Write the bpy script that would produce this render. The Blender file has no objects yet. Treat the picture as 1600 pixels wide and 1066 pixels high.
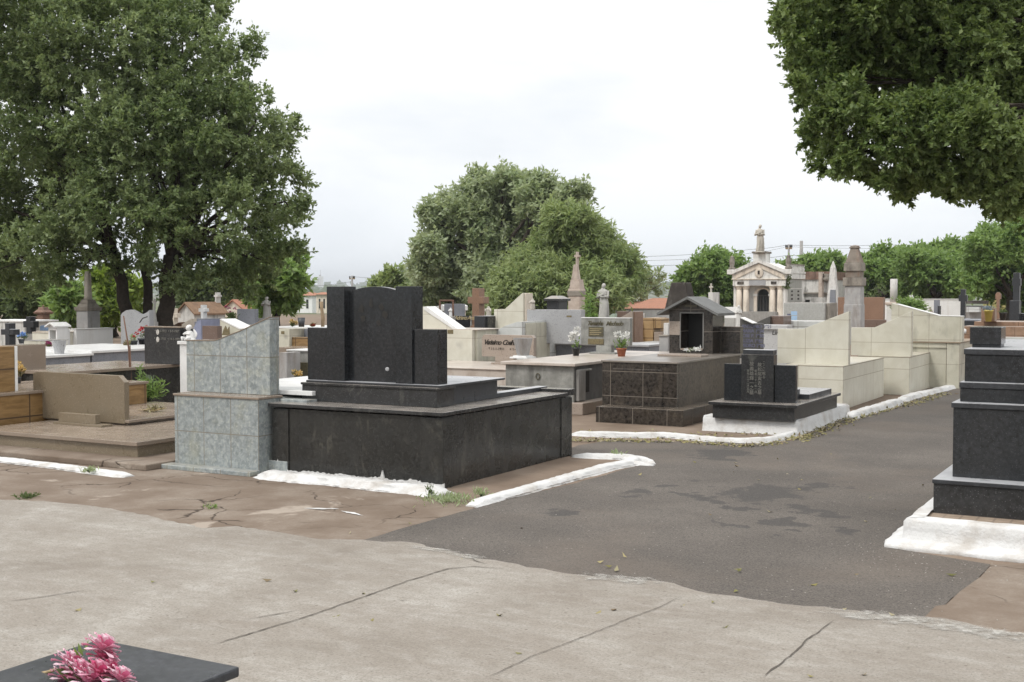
import bpy, math, random
import numpy as np
from math import sin, cos, radians, pi, atan2
random.seed(7); RNG = np.random.default_rng(11)
sc = bpy.context.scene
# ---------------------------------------------------------------- camera
# world axes: +X runs along the grave fronts, +Y runs down the asphalt lane
YAW, PITCH, FPX, CAMH = radians(29.0), radians(2.25), 1890.0, 1.6
cam = bpy.data.cameras.new('camera'); cam.sensor_width = 36.0; cam.lens = 36.0*FPX/1600.0
cam.clip_start = .05; cam.clip_end = 9000
cam_o = bpy.data.objects.new('camera', cam); sc.collection.objects.link(cam_o)
cam_o.location = (0, 0, CAMH); cam_o.rotation_euler = (pi/2-PITCH, 0, YAW); sc.camera = cam_o
sc.view_settings.view_transform = 'Standard'; sc.view_settings.look = 'None'
sc.view_settings.exposure = 0.58; sc.view_settings.gamma = 1.0
# ---------------------------------------------------------------- sky and sun
SUN_EL, SUN_AZ = radians(52), atan2(-.45, -.9)
W = bpy.data.worlds.new('World'); sc.world = W; W.use_nodes = True
nt = W.node_tree; bg = nt.nodes['Background']; bg.inputs[1].default_value = .1
def nd(nt, t, ins=None, **props):
    n = nt.nodes.new(t)
    for k, v in props.items(): setattr(n, k, v)
    for k, v in (ins or {}).items():
        if isinstance(v, bpy.types.NodeSocket): nt.links.new(v, n.inputs[k])
        else: n.inputs[k].default_value = v
    return n
def rgba(c): return (c[0], c[1], c[2], 1.0)
def ramp(nt, fac, stops, interp='LINEAR'):
    n = nd(nt, 'ShaderNodeValToRGB', {0: fac}); r = n.color_ramp; r.interpolation = interp
    while len(r.elements) < len(stops): r.elements.new(.5)
    for e, (p, c) in zip(r.elements, stops):
        e.position = p; e.color = rgba(c) if isinstance(c, (tuple, list)) else (c, c, c, 1)
    return n.outputs[0]
def mixc(nt, fac, a, b, blend='MIX'):
    n = nt.nodes.new('ShaderNodeMix'); n.data_type = 'RGBA'; n.blend_type = blend
    for i, v in ((0, fac), (6, a), (7, b)):
        if isinstance(v, bpy.types.NodeSocket): nt.links.new(v, n.inputs[i])
        else: n.inputs[i].default_value = rgba(v) if isinstance(v, (tuple, list)) else v
    return n.outputs[2]
def mth(nt, op, a, b=0.0):
    n = nt.nodes.new('ShaderNodeMath'); n.operation = op
    for i, v in ((0, a), (1, b)):
        if isinstance(v, bpy.types.NodeSocket): nt.links.new(v, n.inputs[i])
        else: n.inputs[i].default_value = v
    return n.outputs[0]
def noise(nt, vec, scale, detail=4, rough=.55, dist=0.0):
    return nd(nt, 'ShaderNodeTexNoise', {'Vector': vec, 'Scale': scale, 'Detail': detail, 'Roughness': rough, 'Distortion': dist}).outputs[0]
def mapping(nt, vec, scale=(1,1,1), rot=(0,0,0)):
    return nd(nt, 'ShaderNodeMapping', {'Vector': vec, 'Scale': scale, 'Rotation': rot}).outputs[0]
sky = nd(nt, 'ShaderNodeTexSky'); sky.sky_type = 'NISHITA'; sky.sun_disc = False
sky.sun_elevation = SUN_EL; sky.sun_rotation = SUN_AZ
tc = nd(nt, 'ShaderNodeTexCoord').outputs['Generated']
sep = nd(nt, 'ShaderNodeSeparateXYZ', {0: tc})
cl = mapping(nt, tc, (1.6, 1.6, 5.5))
n1 = noise(nt, cl, 1.7, 7, .55, .3)
low = ramp(nt, sep.outputs[2], [(0.0, (6.9, 7.25, 7.6)), (.05, (7.1, 7.35, 7.6)), (.12, (7.4, 7.5, 7.6)), (.3, (7.6, 7.6, 7.65)), (.42, (8.6, 8.6, 8.6)), (.8, (12.0, 11.9, 11.7))])
shade = ramp(nt, n1, [(.34, (.86, .88, .905)), (.45, (.93, .94, .955)), (.56, (1.02, 1.02, 1.02))])
cloud = mixc(nt, 1.0, low, shade, 'MULTIPLY')
col = mixc(nt, ramp(nt, n1, [(.25, .92), (.5, .985)]), sky.outputs[0], cloud)
nt.links.new(col, bg.inputs[0])
sun = bpy.data.lights.new('sun', 'SUN'); sun.energy = 1.25; sun.angle = radians(14); sun.color = (1, .96, .9)
sun_o = bpy.data.objects.new('sun', sun); sc.collection.objects.link(sun_o)
_e, _a = SUN_EL, SUN_AZ
import mathutils
sun_o.rotation_euler = mathutils.Vector((sin(_a)*cos(_e), cos(_a)*cos(_e), sin(_e))).to_track_quat('Z', 'Y').to_euler()
sun_o.location = (0, -20, 40)
# ---------------------------------------------------------------- survey: where a point of the site lies
CY, SY, CP, SP = cos(YAW), sin(YAW), cos(PITCH), sin(PITCH)
def proj(x, y, z=0.0):
    xr, yd, zc = x*CY+y*SY, -x*SY+y*CY, z-CAMH
    d = yd*CP-zc*SP
    return 800+FPX*xr/d, 533-FPX*(yd*SP+zc*CP)/d, yd
def ray(px, py):
    a, b = (px-800)/FPX, -(py-533)/FPX
    return a*CY-(CP+b*SP)*SY, a*SY+(CP+b*SP)*CY, -SP+b*CP, CP+b*SP
def gp(px, py, z=0.0):                       # point on the level plane z
    rx, ry, rz, _ = ray(px, py); t = (z-CAMH)/rz
    return rx*t, ry*t
def at(px, py, D):                           # point at horizontal distance D in front of the camera
    rx, ry, rz, yd = ray(px, py); t = D/yd
    return rx*t, ry*t, CAMH+rz*t
def ux(y, px, z=.5):                         # x on the line y=const
    lo, hi = -400.0, 400.0
    a = (px-800)/FPX; zc = z-CAMH            # (x CY + y SY) = a (CP(-x SY + y CY) - zc SP)
    return (a*(CP*y*CY-zc*SP)-y*SY)/(CY+a*CP*SY)
def vy(x, px, z=.5):                         # y on the line x=const
    a = (px-800)/FPX; zc = z-CAMH
    return (a*(-CP*x*SY-zc*SP)-x*CY)/(SY-a*CP*CY)
def hz(x, y, py):                            # height over (x, y) of picture row py
    yd = -x*SY+y*CY; b = -(py-533)/FPX       # b (yd CP - zc SP) = yd SP + zc CP
    return CAMH+(b*yd*CP-yd*SP)/(CP+b*SP)
# ---------------------------------------------------------------- mesh helpers
C = sc.collection
class MB:
    def __init__(s): s.v, s.f, s.sm = [], [], []
    def add(s, vs, fs, smooth=False):
        o = len(s.v); s.v += [tuple(p) for p in vs]
        s.f += [tuple(i+o for i in f) for f in fs]; s.sm += [smooth]*len(fs); return s
    def box(s, x0, x1, y0, y1, z0, z1):
        return s.add([(x0,y0,z0),(x1,y0,z0),(x1,y1,z0),(x0,y1,z0),(x0,y0,z1),(x1,y0,z1),(x1,y1,z1),(x0,y1,z1)],
                     [(3,2,1,0),(4,5,6,7),(0,1,5,4),(1,2,6,5),(2,3,7,6),(3,0,4,7)])
    def frus(s, x, y, z0, z1, a0, a1, b0=None, b1=None):   # square tapering block, half sizes a (x) and b (y)
        b0 = a0 if b0 is None else b0; b1 = a1 if b1 is None else b1
        return s.add([(x-a0,y-b0,z0),(x+a0,y-b0,z0),(x+a0,y+b0,z0),(x-a0,y+b0,z0),(x-a1,y-b1,z1),(x+a1,y-b1,z1),(x+a1,y+b1,z1),(x-a1,y+b1,z1)],
                     [(3,2,1,0),(4,5,6,7),(0,1,5,4),(1,2,6,5),(2,3,7,6),(3,0,4,7)])
    def pxz(s, prof, y0, y1):                # outline in the front plane, extruded back
        n = len(prof); A = sum(prof[i][0]*prof[(i+1)%n][1]-prof[(i+1)%n][0]*prof[i][1] for i in range(n))
        if A < 0: prof = prof[::-1]
        return s.add([(x,y0,z) for x,z in prof]+[(x,y1,z) for x,z in prof],
                     [tuple(range(n)), tuple(range(2*n-1,n-1,-1))]+[(i+n,(i+1)%n+n,(i+1)%n,i) for i in range(n)])
    def pyz(s, prof, x0, x1):                # outline in the side plane, extruded along x
        n = len(prof); A = sum(prof[i][0]*prof[(i+1)%n][1]-prof[(i+1)%n][0]*prof[i][1] for i in range(n))
        if A < 0: prof = prof[::-1]
        return s.add([(x1,y,z) for y,z in prof]+[(x0,y,z) for y,z in prof],
                     [tuple(range(n)), tuple(range(2*n-1,n-1,-1))]+[(i+n,(i+1)%n+n,(i+1)%n,i) for i in range(n)])
    def lathe(s, x, y, prof, n=20, smooth=True, sq=False):
        vs = []
        for r, z in prof:
            vs += [(x+r*cos(2*pi*(i+.5)/n), y+r*sin(2*pi*(i+.5)/n), z) for i in range(n)]
        fs = [(j*n+i, j*n+(i+1)%n, (j+1)*n+(i+1)%n, (j+1)*n+i) for j in range(len(prof)-1) for i in range(n)]
        s.add(vs, fs, smooth)
        k = (len(prof)-1)*n; o = len(s.v)-len(vs)
        s.f += [tuple(o+i for i in range(n-1,-1,-1)), tuple(o+k+i for i in range(n))]; s.sm += [False]*2
        return s
    def loft(s, rings, n=24, fold=0.0, k=9, ph=0.0):   # ellipse rings (x, y, z, rx, ry); fold makes drapery
        vs = []
        for j, (x, y, z, rx, ry) in enumerate(rings):
            for i in range(n):
                a = 2*pi*i/n; m = 1+fold*cos(k*a+ph+.5*sin(j*.9))+fold*.6*cos((k//2+2)*a-j*.35)
                vs.append((x+rx*m*cos(a), y+ry*m*sin(a), z))
        fs = [(j*n+i, j*n+(i+1)%n, (j+1)*n+(i+1)%n, (j+1)*n+i) for j in range(len(rings)-1) for i in range(n)]
        k2 = (len(rings)-1)*n
        fs += [tuple(range(n-1,-1,-1)), tuple(k2+i for i in range(n))]
        return s.add(vs, fs, True)
    def ball(s, x, y, z, rx, ry=None, rz=None, n=14):
        ry = ry or rx; rz = rz or rx; m = n//2+1
        return s.loft([(x, y, z-rz*cos(pi*j/m), max(rx*sin(pi*j/m), rx*.02), max(ry*sin(pi*j/m), ry*.02)) for j in range(m+1)], n)
    def tube(s, pts, rad, n=8):
        P = [mathutils.Vector(p) for p in pts]; vs = []
        R = rad if isinstance(rad, (list, tuple)) else [rad]*len(P)
        up = mathutils.Vector((.31, .17, .93)).normalized()
        for i, p in enumerate(P):
            t = (P[min(i+1, len(P)-1)]-P[max(i-1, 0)]).normalized()
            a = t.cross(up)
            if a.length < .05: a = t.cross(mathutils.Vector((1, 0, 0)))
            a.normalize(); b = t.cross(a)
            vs += [p+(a*cos(2*pi*k/n)+b*sin(2*pi*k/n))*R[i] for k in range(n)]
        fs = [(j*n+i, (j+1)*n+i, (j+1)*n+(i+1)%n, j*n+(i+1)%n) for j in range(len(P)-1) for i in range(n)]
        k = (len(P)-1)*n; fs += [tuple(range(n)), tuple(k+i for i in range(n-1,-1,-1))]
        return s.add(vs, fs, True)
def world_of(o):
    v = mathutils.Vector((0,0,0))
    while o: v += o.location; o = o.parent
    return v
def build(name, mb, mat, parent=None, bev=0.0, label=None, origin=None):
    org = world_of(parent) if parent else mathutils.Vector(origin or (0,0,0))
    me = bpy.data.meshes.new(name); me.from_pydata([(p[0]-org.x, p[1]-org.y, p[2]-org.z) for p in mb.v], [], mb.f)
    uv = me.uv_layers.new(name='UVMap'); me.update()
    nl = len(me.loops); li = np.empty(nl, np.int32); me.loops.foreach_get('vertex_index', li)
    co = np.empty(len(me.vertices)*3); me.vertices.foreach_get('co', co); co = co.reshape(-1, 3)[li]
    nr = np.empty(len(me.polygons)*3); me.polygons.foreach_get('normal', nr); nr = np.abs(nr.reshape(-1, 3))
    ct = np.empty(len(me.polygons), np.int32); me.polygons.foreach_get('loop_total', ct)
    nr = np.repeat(nr, ct, axis=0); top = nr[:, 2] > .75; side = (nr[:, 0] > nr[:, 1]) & ~top
    U = np.where(side, co[:, 1], co[:, 0]); V = np.where(top, co[:, 1], co[:, 2])
    uv.data.foreach_set('uv', np.stack([U, V], 1).astype(np.float32).ravel())
    me.polygons.foreach_set('use_smooth', np.array(mb.sm, bool)); me.update()
    me.materials.append(mat)
    o = bpy.data.objects.new(name, me); C.objects.link(o)
    if parent: o.parent = parent
    else: o.location = org
    if bev:
        b = o.modifiers.new('bevel', 'BEVEL'); b.width = bev; b.segments = 2; b.limit_method = 'ANGLE'
    if label: o['label'] = label
    return o
def thing(name, label, cat, x, y, z=0.0, group=None):
    o = bpy.data.objects.new(name, None); C.objects.link(o); o.location = (x, y, z); o.empty_display_size = .2
    o['label'] = label; o['category'] = cat
    if group: o['group'] = group
    return o
def single(name, label, cat, mb, mat, bev=0.0, group=None, org=None):
    if org is None:
        a = np.array(mb.v); org = (float(a[:,0].mean()), float(a[:,1].mean()), float(a[:,2].min()))
    o = build(name, mb, mat, None, bev, origin=org); o['label'] = label; o['category'] = cat
    if group: o['group'] = group
    return o
def struct(name, mb, mat, kind='structure'):
    o = build(name, mb, mat); o['kind'] = kind; return o
def text(parent, body, x, y, z, size, mat, name='inscription', shear=0.0, align='CENTER', spacing=1.0, off=0.0):
    cu = bpy.data.curves.new(name, 'FONT'); cu.body = body; cu.size = size; cu.extrude = .0025; cu.shear = shear
    cu.align_x = align; cu.space_character = spacing; cu.offset = off
    o = bpy.data.objects.new(name, cu); C.objects.link(o); o.parent = parent
    w = world_of(parent); o.location = (x-w.x, y-w.y, z-w.z); o.rotation_euler = (pi/2, 0, 0); cu.materials.append(mat)
    return o
def letters_to_mesh():                       # carve all lettering into plain meshes
    fonts = [o for o in C.objects if o.type == 'FONT']; bpy.context.view_layer.update(); dg = bpy.context.evaluated_depsgraph_get()
    for o in fonts:
        me = bpy.data.meshes.new_from_object(o.evaluated_get(dg)); me.materials.clear(); me.materials.append(o.data.materials[0])
        n = bpy.data.objects.new('lettering', me); C.objects.link(n); n.parent = o.parent; n.location = o.location; n.rotation_euler = o.rotation_euler
        bpy.data.objects.remove(o)
# ---------------------------------------------------------------- materials
def newmat(name, rough=.6, spec=.5):
    m = bpy.data.materials.new(name); m.use_nodes = True; nt = m.node_tree; b = nt.nodes['Principled BSDF']
    b.inputs['Roughness'].default_value = rough; b.inputs['Specular IOR Level'].default_value = spec
    return m, nt, b
def co_of(nt, k='Object'): return nd(nt, 'ShaderNodeTexCoord').outputs[k]
def bump(nt, b, h, st=.3, d=.01):
    nt.links.new(nd(nt, 'ShaderNodeBump', {'Height': h, 'Strength': st, 'Distance': d}).outputs[0], b.inputs['Normal'])
def dust_sheen_mix(nt, c, vec, dust_sheen=(.30,.24,.19), amt=.7, base=.12, rng=(.3,.75)):  # tints upward faces: dust, and on black stone a painted sky sheen
    nz = nd(nt, 'ShaderNodeSeparateXYZ', {0: nd(nt, 'ShaderNodeNewGeometry').outputs['Normal']}).outputs[2]
    f = mth(nt, 'MULTIPLY', mth(nt, 'ADD', ramp(nt, nz, [(.6, base), (.95, 1)]), 0), mth(nt, 'MULTIPLY', ramp(nt, noise(nt, vec, 2.3, 6, .62), [(rng[0], 0), (rng[1], 1)]), amt))
    return mixc(nt, f, c, dust_sheen)
def granite(name, lo, hi, fleck, rough=.22, scale=110, nf=.12, vein=None, dust_sheen=None, amt=.5, base=.1, rng=(.3, .75)):
    m, nt, b = newmat(name, rough); v = co_of(nt)
    c = ramp(nt, noise(nt, v, scale, 3, .7), [(.35, lo), (.65, hi)])
    big = noise(nt, v, 2.2, 5, .6)
    c = mixc(nt, ramp(nt, big, [(.36, 0), (.66, .75)]), c, hi)
    vo = nd(nt, 'ShaderNodeTexVoronoi', {'Vector': v, 'Scale': scale*.55})
    sel = mth(nt, 'MULTIPLY', ramp(nt, vo.outputs[0], [(.12, 1), (.4, 0)]), ramp(nt, nd(nt, 'ShaderNodeSeparateColor', {0: vo.outputs[1]}).outputs[0], [(1-nf-.05, 0), (1-nf+.05, 1)]))
    c = mixc(nt, sel, c, fleck)
    if vein:
        w = noise(nt, mapping(nt, v, (1.6, 1.6, .7), (0, .5, .3)), 1.5, 6, .55, 1.2)
        vv = mth(nt, 'MULTIPLY', ramp(nt, w, [(.482, 0), (.497, .8), (.503, .8), (.518, 0)]), ramp(nt, noise(nt, v, 4.5, 4), [(.45, 0), (.62, 1)]))
        c = mixc(nt, vv, c, vein)
    if hi[0] < .05:
        mt = noise(nt, v, 34, 6, .72); c = mixc(nt, ramp(nt, mt, [(.5, 0), (.66, .5)]), c, tuple(x*1.8+.005 for x in hi)); c = mixc(nt, ramp(nt, mt, [(.34, .6), (.46, 0)]), c, tuple(x*.6 for x in lo))
    if hi[0] < .05: b.inputs['Specular IOR Level'].default_value = .4
    if dust_sheen: c = dust_sheen_mix(nt, c, v, dust_sheen, amt, base, rng)
    nt.links.new(c, b.inputs['Base Color'])
    r = ramp(nt, noise(nt, v, 6, 4), [(.3, rough*.8), (.7, rough*1.6)])
    nt.links.new(r, b.inputs['Roughness']); return m
def tile(name, c1, c2, grout, w, h, mort=.006, rough=.3, scale=9, stain=None, samt=.5, streak=0, wood=False, ox=0.0, oz=0.0, spots=None):
    m, nt, b = newmat(name, rough); uv = co_of(nt, 'UV'); v = co_of(nt)
    mp = nd(nt, 'ShaderNodeMapping', {'Vector': uv, 'Location': (ox, oz, 0)}).outputs[0]
    if wood: n = noise(nt, mapping(nt, mp, (3, 16, 1), (0, 0, .75)), 1.2, 6, .62, .6)
    else: n = noise(nt, v, scale, 6, .6, .5)
    c = ramp(nt, n, [(.34, c1), (.66, c2)])
    if spots:
        sp = noise(nt, v, spots[1], 3, .5)
        c = mixc(nt, ramp(nt, sp, [(.52, 0), (.7, .6)]), c, spots[0])
    br = nd(nt, 'ShaderNodeTexBrick', {'Vector': mp, 'Color1': (1,1,1,1), 'Color2': (.86,.87,.86,1), 'Mortar': (0,0,0,1), 'Scale': 1.0, 'Mortar Size': mort, 'Mortar Smooth': .1, 'Bias': 0.0, 'Brick Width': w, 'Row Height': h})
    br.offset = 0.0; br.squash = 1.0
    c = mixc(nt, .5, c, mixc(nt, 1.0, c, br.outputs[0], 'MULTIPLY'))
    c = mixc(nt, br.outputs[1], c, grout)
    if stain:
        f = ramp(nt, noise(nt, mapping(nt, v, (2.2, 2.2, .8 if streak else 2.2)), 1.6, 6, .65), [(.5, 0), (.72, samt)])
        c = mixc(nt, f, c, stain)
    c = dust_sheen_mix(nt, c, v, (.36,.29,.22), .5, .05)
    nt.links.new(c, b.inputs['Base Color'])
    nt.links.new(ramp(nt, br.outputs[1], [(0, rough), (1, .9)]), b.inputs['Roughness'])
    bump(nt, b, mth(nt, 'SUBTRACT', 1.0, br.outputs[1]), .35, .004); return m
def stone(name, c1, c2, stain=(.05,.045,.04), samt=.6, rough=.85, scale=6, streak=True, bmp=.3, dust_sheen=None):
    m, nt, b = newmat(name, rough, .3); v = co_of(nt)
    c = ramp(nt, noise(nt, v, scale, 8, .65), [(.32, c1), (.68, c2)])
    c = mixc(nt, ramp(nt, noise(nt, v, scale*12, 3), [(.3, 0), (.75, .25)]), c, c1)
    f = ramp(nt, noise(nt, mapping(nt, v, (2.2, 2.2, .5 if streak else 2.0)), 1.9, 7, .66), [(.5, 0), (.68, samt)])
    c = mixc(nt, f, c, stain)
    if dust_sheen: c = dust_sheen_mix(nt, c, v, dust_sheen, .6, .15)
    nt.links.new(c, b.inputs['Base Color'])
    if bmp: bump(nt, b, noise(nt, v, scale*7, 6, .6), bmp, .01)
    return m
def plain(name, c, rough=.6, c2=None, scale=8):
    m, nt, b = newmat(name, rough); v = co_of(nt)
    c2 = c2 or tuple(x*.8 for x in c)
    nt.links.new(ramp(nt, noise(nt, v, scale, 5, .6), [(.35, c2), (.65, c)]), b.inputs['Base Color']); return m
def leafmat(name, c1, c2, c3, trans=.42):
    m, nt, b = newmat(name, .5, .35); v = co_of(nt)
    g = nd(nt, 'ShaderNodeNewGeometry')
    c = ramp(nt, g.outputs['Random Per Island'], [(0, c1), (.55, c2), (1, c3)])
    c = mixc(nt, ramp(nt, noise(nt, v, .55, 3), [(.38, 0), (.62, .6)]), c, c3)
    nt.links.new(c, b.inputs['Base Color'])
    t = nd(nt, 'ShaderNodeBsdfTranslucent', {0: mixc(nt, .35, c, (c3[0]*1.5, c3[1]*1.5, c3[2]*.7))})
    mx = nd(nt, 'ShaderNodeMixShader', {0: trans, 1: b.outputs[0], 2: t.outputs[0]})
    nt.links.new(mx.outputs[0], nt.nodes['Material Output'].inputs[0]); return m
M = {}
M['black'] = granite('black_granite', (.009,.010,.011), (.022,.0238,.026), (.11,.115,.12), .17, 190, .2, (.09,.09,.08), (.31,.28,.25), .95, .05, (.1, .55))  # brown dust on tops, spread wide to stand in for reflected sky
M['black_plain'] = granite('dark_polished_stone', (.014,.015,.017), (.028,.030,.034), (.06,.06,.065), .3, 190, .1, None, (.40,.405,.42), 1.0, .02, (.05, .4))  # blue-grey tops: dust tone brightened to paint in the sky's reflection
M['black_base'] = granite('weathered_black_granite', (.0105,.0108,.0102), (.026,.0262,.0245), (.10,.10,.09), .22, 190, .2, (.075,.072,.06), (.11,.095,.08), .6, .15)
M['star'] = granite('black_star_granite', (.010,.0115,.013), (.022,.0248,.028), (.075,.08,.088), .13, 230, .18, None, (.22,.18,.15), .6, .06)
M['greygran'] = granite('grey_granite', (.27,.275,.285), (.40,.405,.415), (.12,.12,.13), .3, 90, .25, None, (.35,.32,.28), .4)
M['greydark'] = granite('dark_grey_granite', (.12,.13,.15), (.24,.25,.28), (.06,.06,.07), .3, 90, .25)
M['brown'] = granite('brown_granite', (.135,.105,.068), (.215,.175,.122), (.36,.32,.25), .28, 170, .3, None, (.30,.24,.18), .5, .12)
M['browntop'] = granite('dusty_brown_granite', (.20,.155,.12), (.26,.21,.165), (.31,.26,.21), .2, 170, .25, None, (.34,.28,.225), .6, .2)
M['pink'] = granite('pinkish_granite', (.24,.19,.155), (.36,.30,.25), (.16,.12,.1), .32, 80, .25)
M['cocoa'] = granite('cocoa_granite', (.10,.065,.05), (.17,.115,.09), (.24,.18,.15), .3, 80, .2)
M['rust'] = granite('rust_brown_granite', (.17,.095,.06), (.27,.165,.11), (.12,.07,.05), .35, 60, .2)
M['marble'] = stone('grey_veined_marble', (.15,.15,.138), (.37,.37,.345), (.06,.06,.056), .6, .4, 4.5, True, .05)
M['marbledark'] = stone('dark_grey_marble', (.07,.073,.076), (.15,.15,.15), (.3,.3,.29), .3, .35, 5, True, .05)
M['whitemarble'] = stone('white_marble', (.62,.62,.61), (.74,.74,.73), (.42,.41,.39), .4, .35, 3, False, .03)
M['greentile'] = tile('grey_green_tile', (.18,.205,.21), (.34,.37,.37), (.20,.18,.15), .32, .342, .004, .38, 19, (.31,.30,.20), .45, 0, False, 0, 0, ((.47,.49,.45), 34))
M['cream'] = tile('cream_marble_tile', (.61,.585,.49), (.68,.66,.57), (.36,.31,.24), .62, .41, .0035, .32, 5, (.44,.40,.31), .35, 1)
M['creamdirty'] = tile('stained_cream_tile', (.50,.48,.39), (.59,.57,.48), (.33,.28,.22), .50, .41, .0035, .36, 4, (.20,.20,.17), .75, 1)
M['whitetile'] = tile('pale_grey_tile', (.48,.50,.49), (.60,.61,.60), (.28,.27,.25), .5, .5, .006, .3, 6, (.42,.42,.40), .4)
M['greytile'] = tile('speckled_grey_tile', (.34,.34,.32), (.44,.44,.42), (.2,.19,.18), .9, .9, .008, .4, 30, (.3,.29,.26), .4)
M['orange'] = tile('ochre_wood_pattern_tile', (.17,.095,.032), (.32,.20,.085), (.075,.045,.025), .42, .26, .008, .34, 5, None, .5, 0, True)
M['orangefine'] = tile('ochre_strip_tile', (.30,.19,.085), (.42,.28,.14), (.16,.10,.05), .5, .2, .012, .4, 7)
M['darktile'] = tile('dark_brown_swirl_tile', (.007,.0062,.0055), (.062,.052,.044), (.17,.145,.12), .45, .31, .004, .24, 26, (.15,.12,.09), .35)
M['darktile2'] = tile('dusty_brown_tile', (.026,.021,.016), (.11,.09,.068), (.14,.12,.10), .42, .31, .004, .5, 24, (.17,.135,.10), .5)
M['redtile'] = tile('reddish_brown_tile', (.19,.115,.075), (.30,.19,.125), (.15,.09,.06), .42, .26, .007, .35, 5, (.33,.24,.17), .4)
M['brick'] = tile('small_brown_paver', (.22,.16,.115), (.33,.26,.195), (.16,.12,.09), .1, .06, .008, .8, 14)
M['white'] = stone('lime_white_paint', (.57,.57,.56), (.67,.67,.665), (.33,.28,.225), .5, .9, 6, False, 1.0)
M['whitetrim'] = plain('white_painted_trim', (.78,.78,.77), .5, (.68,.68,.66))
M['oldwhite'] = stone('mildewed_white_render', (.52,.51,.49), (.68,.67,.64), (.10,.095,.085), .85, .9, 4)
M['chapel'] = stone('whitewashed_chapel_render', (.66,.65,.62), (.76,.75,.72), (.17,.165,.15), .5, .9, 3, True, .15)
M['peach'] = stone('peach_painted_trim', (.62,.55,.46), (.71,.64,.55), (.22,.19,.16), .55, .9, 3)
M['statue'] = stone('weathered_pale_statue_stone', (.42,.39,.34), (.56,.53,.47), (.10,.095,.085), .7, .85, 7)
M['statuegrey'] = stone('grey_statue_stone', (.36,.35,.33), (.48,.47,.44), (.05,.05,.048), .8, .85, 6)
M['weath'] = stone('weathered_grey_stone', (.20,.18,.155), (.33,.30,.26), (.07,.06,.05), .7, .9, 5)
M['weathlight'] = stone('grey_streaked_marble', (.29,.29,.29), (.42,.41,.40), (.17,.13,.10), .6, .7, 4)
M['weathpink'] = stone('pinkish_weathered_stone', (.38,.31,.26), (.55,.48,.42), (.14,.12,.10), .7, .9, 5)
M['weathred'] = stone('reddish_weathered_stone', (.16,.095,.07), (.27,.18,.14), (.05,.04,.035), .7, .9, 5)
M['moss'] = stone('blackened_cement', (.035,.03,.027), (.075,.066,.058), (.26,.24,.21), .6, .95, 5)
M['roof'] = stone('old_clay_roof', (.20,.125,.08), (.29,.195,.13), (.13,.09,.07), .55, .95, 9, False)
M['roof2'] = stone('clay_tile_roof', (.30,.14,.09), (.42,.215,.15), (.18,.12,.09), .4, .95, 14, False)
M['wallwhite'] = stone('white_wall_render', (.72,.72,.71), (.80,.80,.79), (.50,.47,.43), .3, .95, 1.5)
M['yellow'] = stone('faded_yellow_wall', (.36,.33,.13), (.46,.43,.2), (.2,.18,.1), .3, .95, 2)
M['dark'] = plain('dark_interior', (.012,.012,.012), .6)
M['glass'] = plain('dark_door_glass', (.03,.033,.036), .12)
M['iron'] = plain('dark_metal', (.06,.055,.05), .5)
M['steel'] = plain('pale_metal_frame', (.24,.235,.22), .4)
M['rustiron'] = plain('rusted_iron', (.16,.085,.055), .8)
M['bronze'] = plain('aged_bronze', (.11,.095,.05), .45, (.06,.055,.035), 40)
M['brass'] = plain('tarnished_brass', (.19,.155,.075), .5, (.12,.095,.05), 40)
M['ink'] = plain('dark_lettering', (.035,.027,.02), .5)
M['gold'] = plain('gold_lettering', (.42,.35,.2), .5)
M['silver'] = plain('pale_lettering', (.19,.185,.165), .5)
M['blue_ink'] = plain('blue_lettering', (.15,.155,.22), .5, (.11,.115,.18))
M['sky_print'] = plain('pale_blue_print', (.30,.45,.66), .5, (.36,.52,.7))
M['ceramic'] = plain('glazed_photo_oval', (.62,.60,.56), .2, (.35,.33,.31), 30)
M['terracotta'] = plain('terracotta_pot', (.36,.12,.06), .7)
M['blackpot'] = plain('black_plastic_pot', (.025,.027,.03), .4)
M['greypot'] = plain('dark_grey_plastic_pot', (.055,.06,.068), .45)
M['yellowpot'] = plain('yellow_plastic_pot', (.50,.40,.09), .5)
M['bluegrey'] = plain('bluish_grey_leaves', (.17,.22,.26), .7, (.08,.11,.12), 30)
M['blackplaque'] = plain('black_plaque', (.012,.012,.014), .2)
M['lavender'] = plain('lavender_paint', (.27,.29,.40), .7)
M['paleblue'] = plain('pale_blue_paint', (.26,.38,.58), .7)
M['palegreen'] = plain('pale_green_paint', (.36,.44,.36), .7)
M['wood'] = stone('old_split_wood', (.20,.14,.085), (.34,.26,.17), (.08,.06,.04), .6, .9, 12)
M['concretepole'] = plain('concrete_pole', (.33,.32,.31), .9)
M['wicker'] = plain('wicker', (.40,.31,.17), .7, (.2,.14,.07), 60)
M['greycem'] = stone('grey_cement', (.26,.25,.235), (.36,.35,.33), (.12,.11,.10), .55, .95, 5)
M['roofgrey'] = plain('grey_slab_roof', (.16,.165,.16), .6, (.12,.12,.115))
M['petalpink'] = None
def petal(name, a, b_):
    m, nt, b = newmat(name, .6, .2); g = nd(nt, 'ShaderNodeNewGeometry').outputs['Random Per Island']
    c = ramp(nt, g, [(0, a), (1, b_)])
    nt.links.new(c, b.inputs['Base Color'])
    t = nd(nt, 'ShaderNodeBsdfTranslucent', {0: c}); mx = nd(nt, 'ShaderNodeMixShader', {0: .3, 1: b.outputs[0], 2: t.outputs[0]})
    nt.links.new(mx.outputs[0], nt.nodes['Material Output'].inputs[0]); return m
M['petalpink'] = petal('pink_petals', (.66,.08,.22), (.84,.50,.62))
M['petalwhite'] = petal('white_petals', (.72,.72,.68), (.85,.85,.83))
M['petalred'] = petal('red_petals', (.42,.02,.03), (.62,.10,.10))
M['petalblue'] = petal('blue_petals', (.12,.24,.58), (.34,.50,.75))
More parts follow.
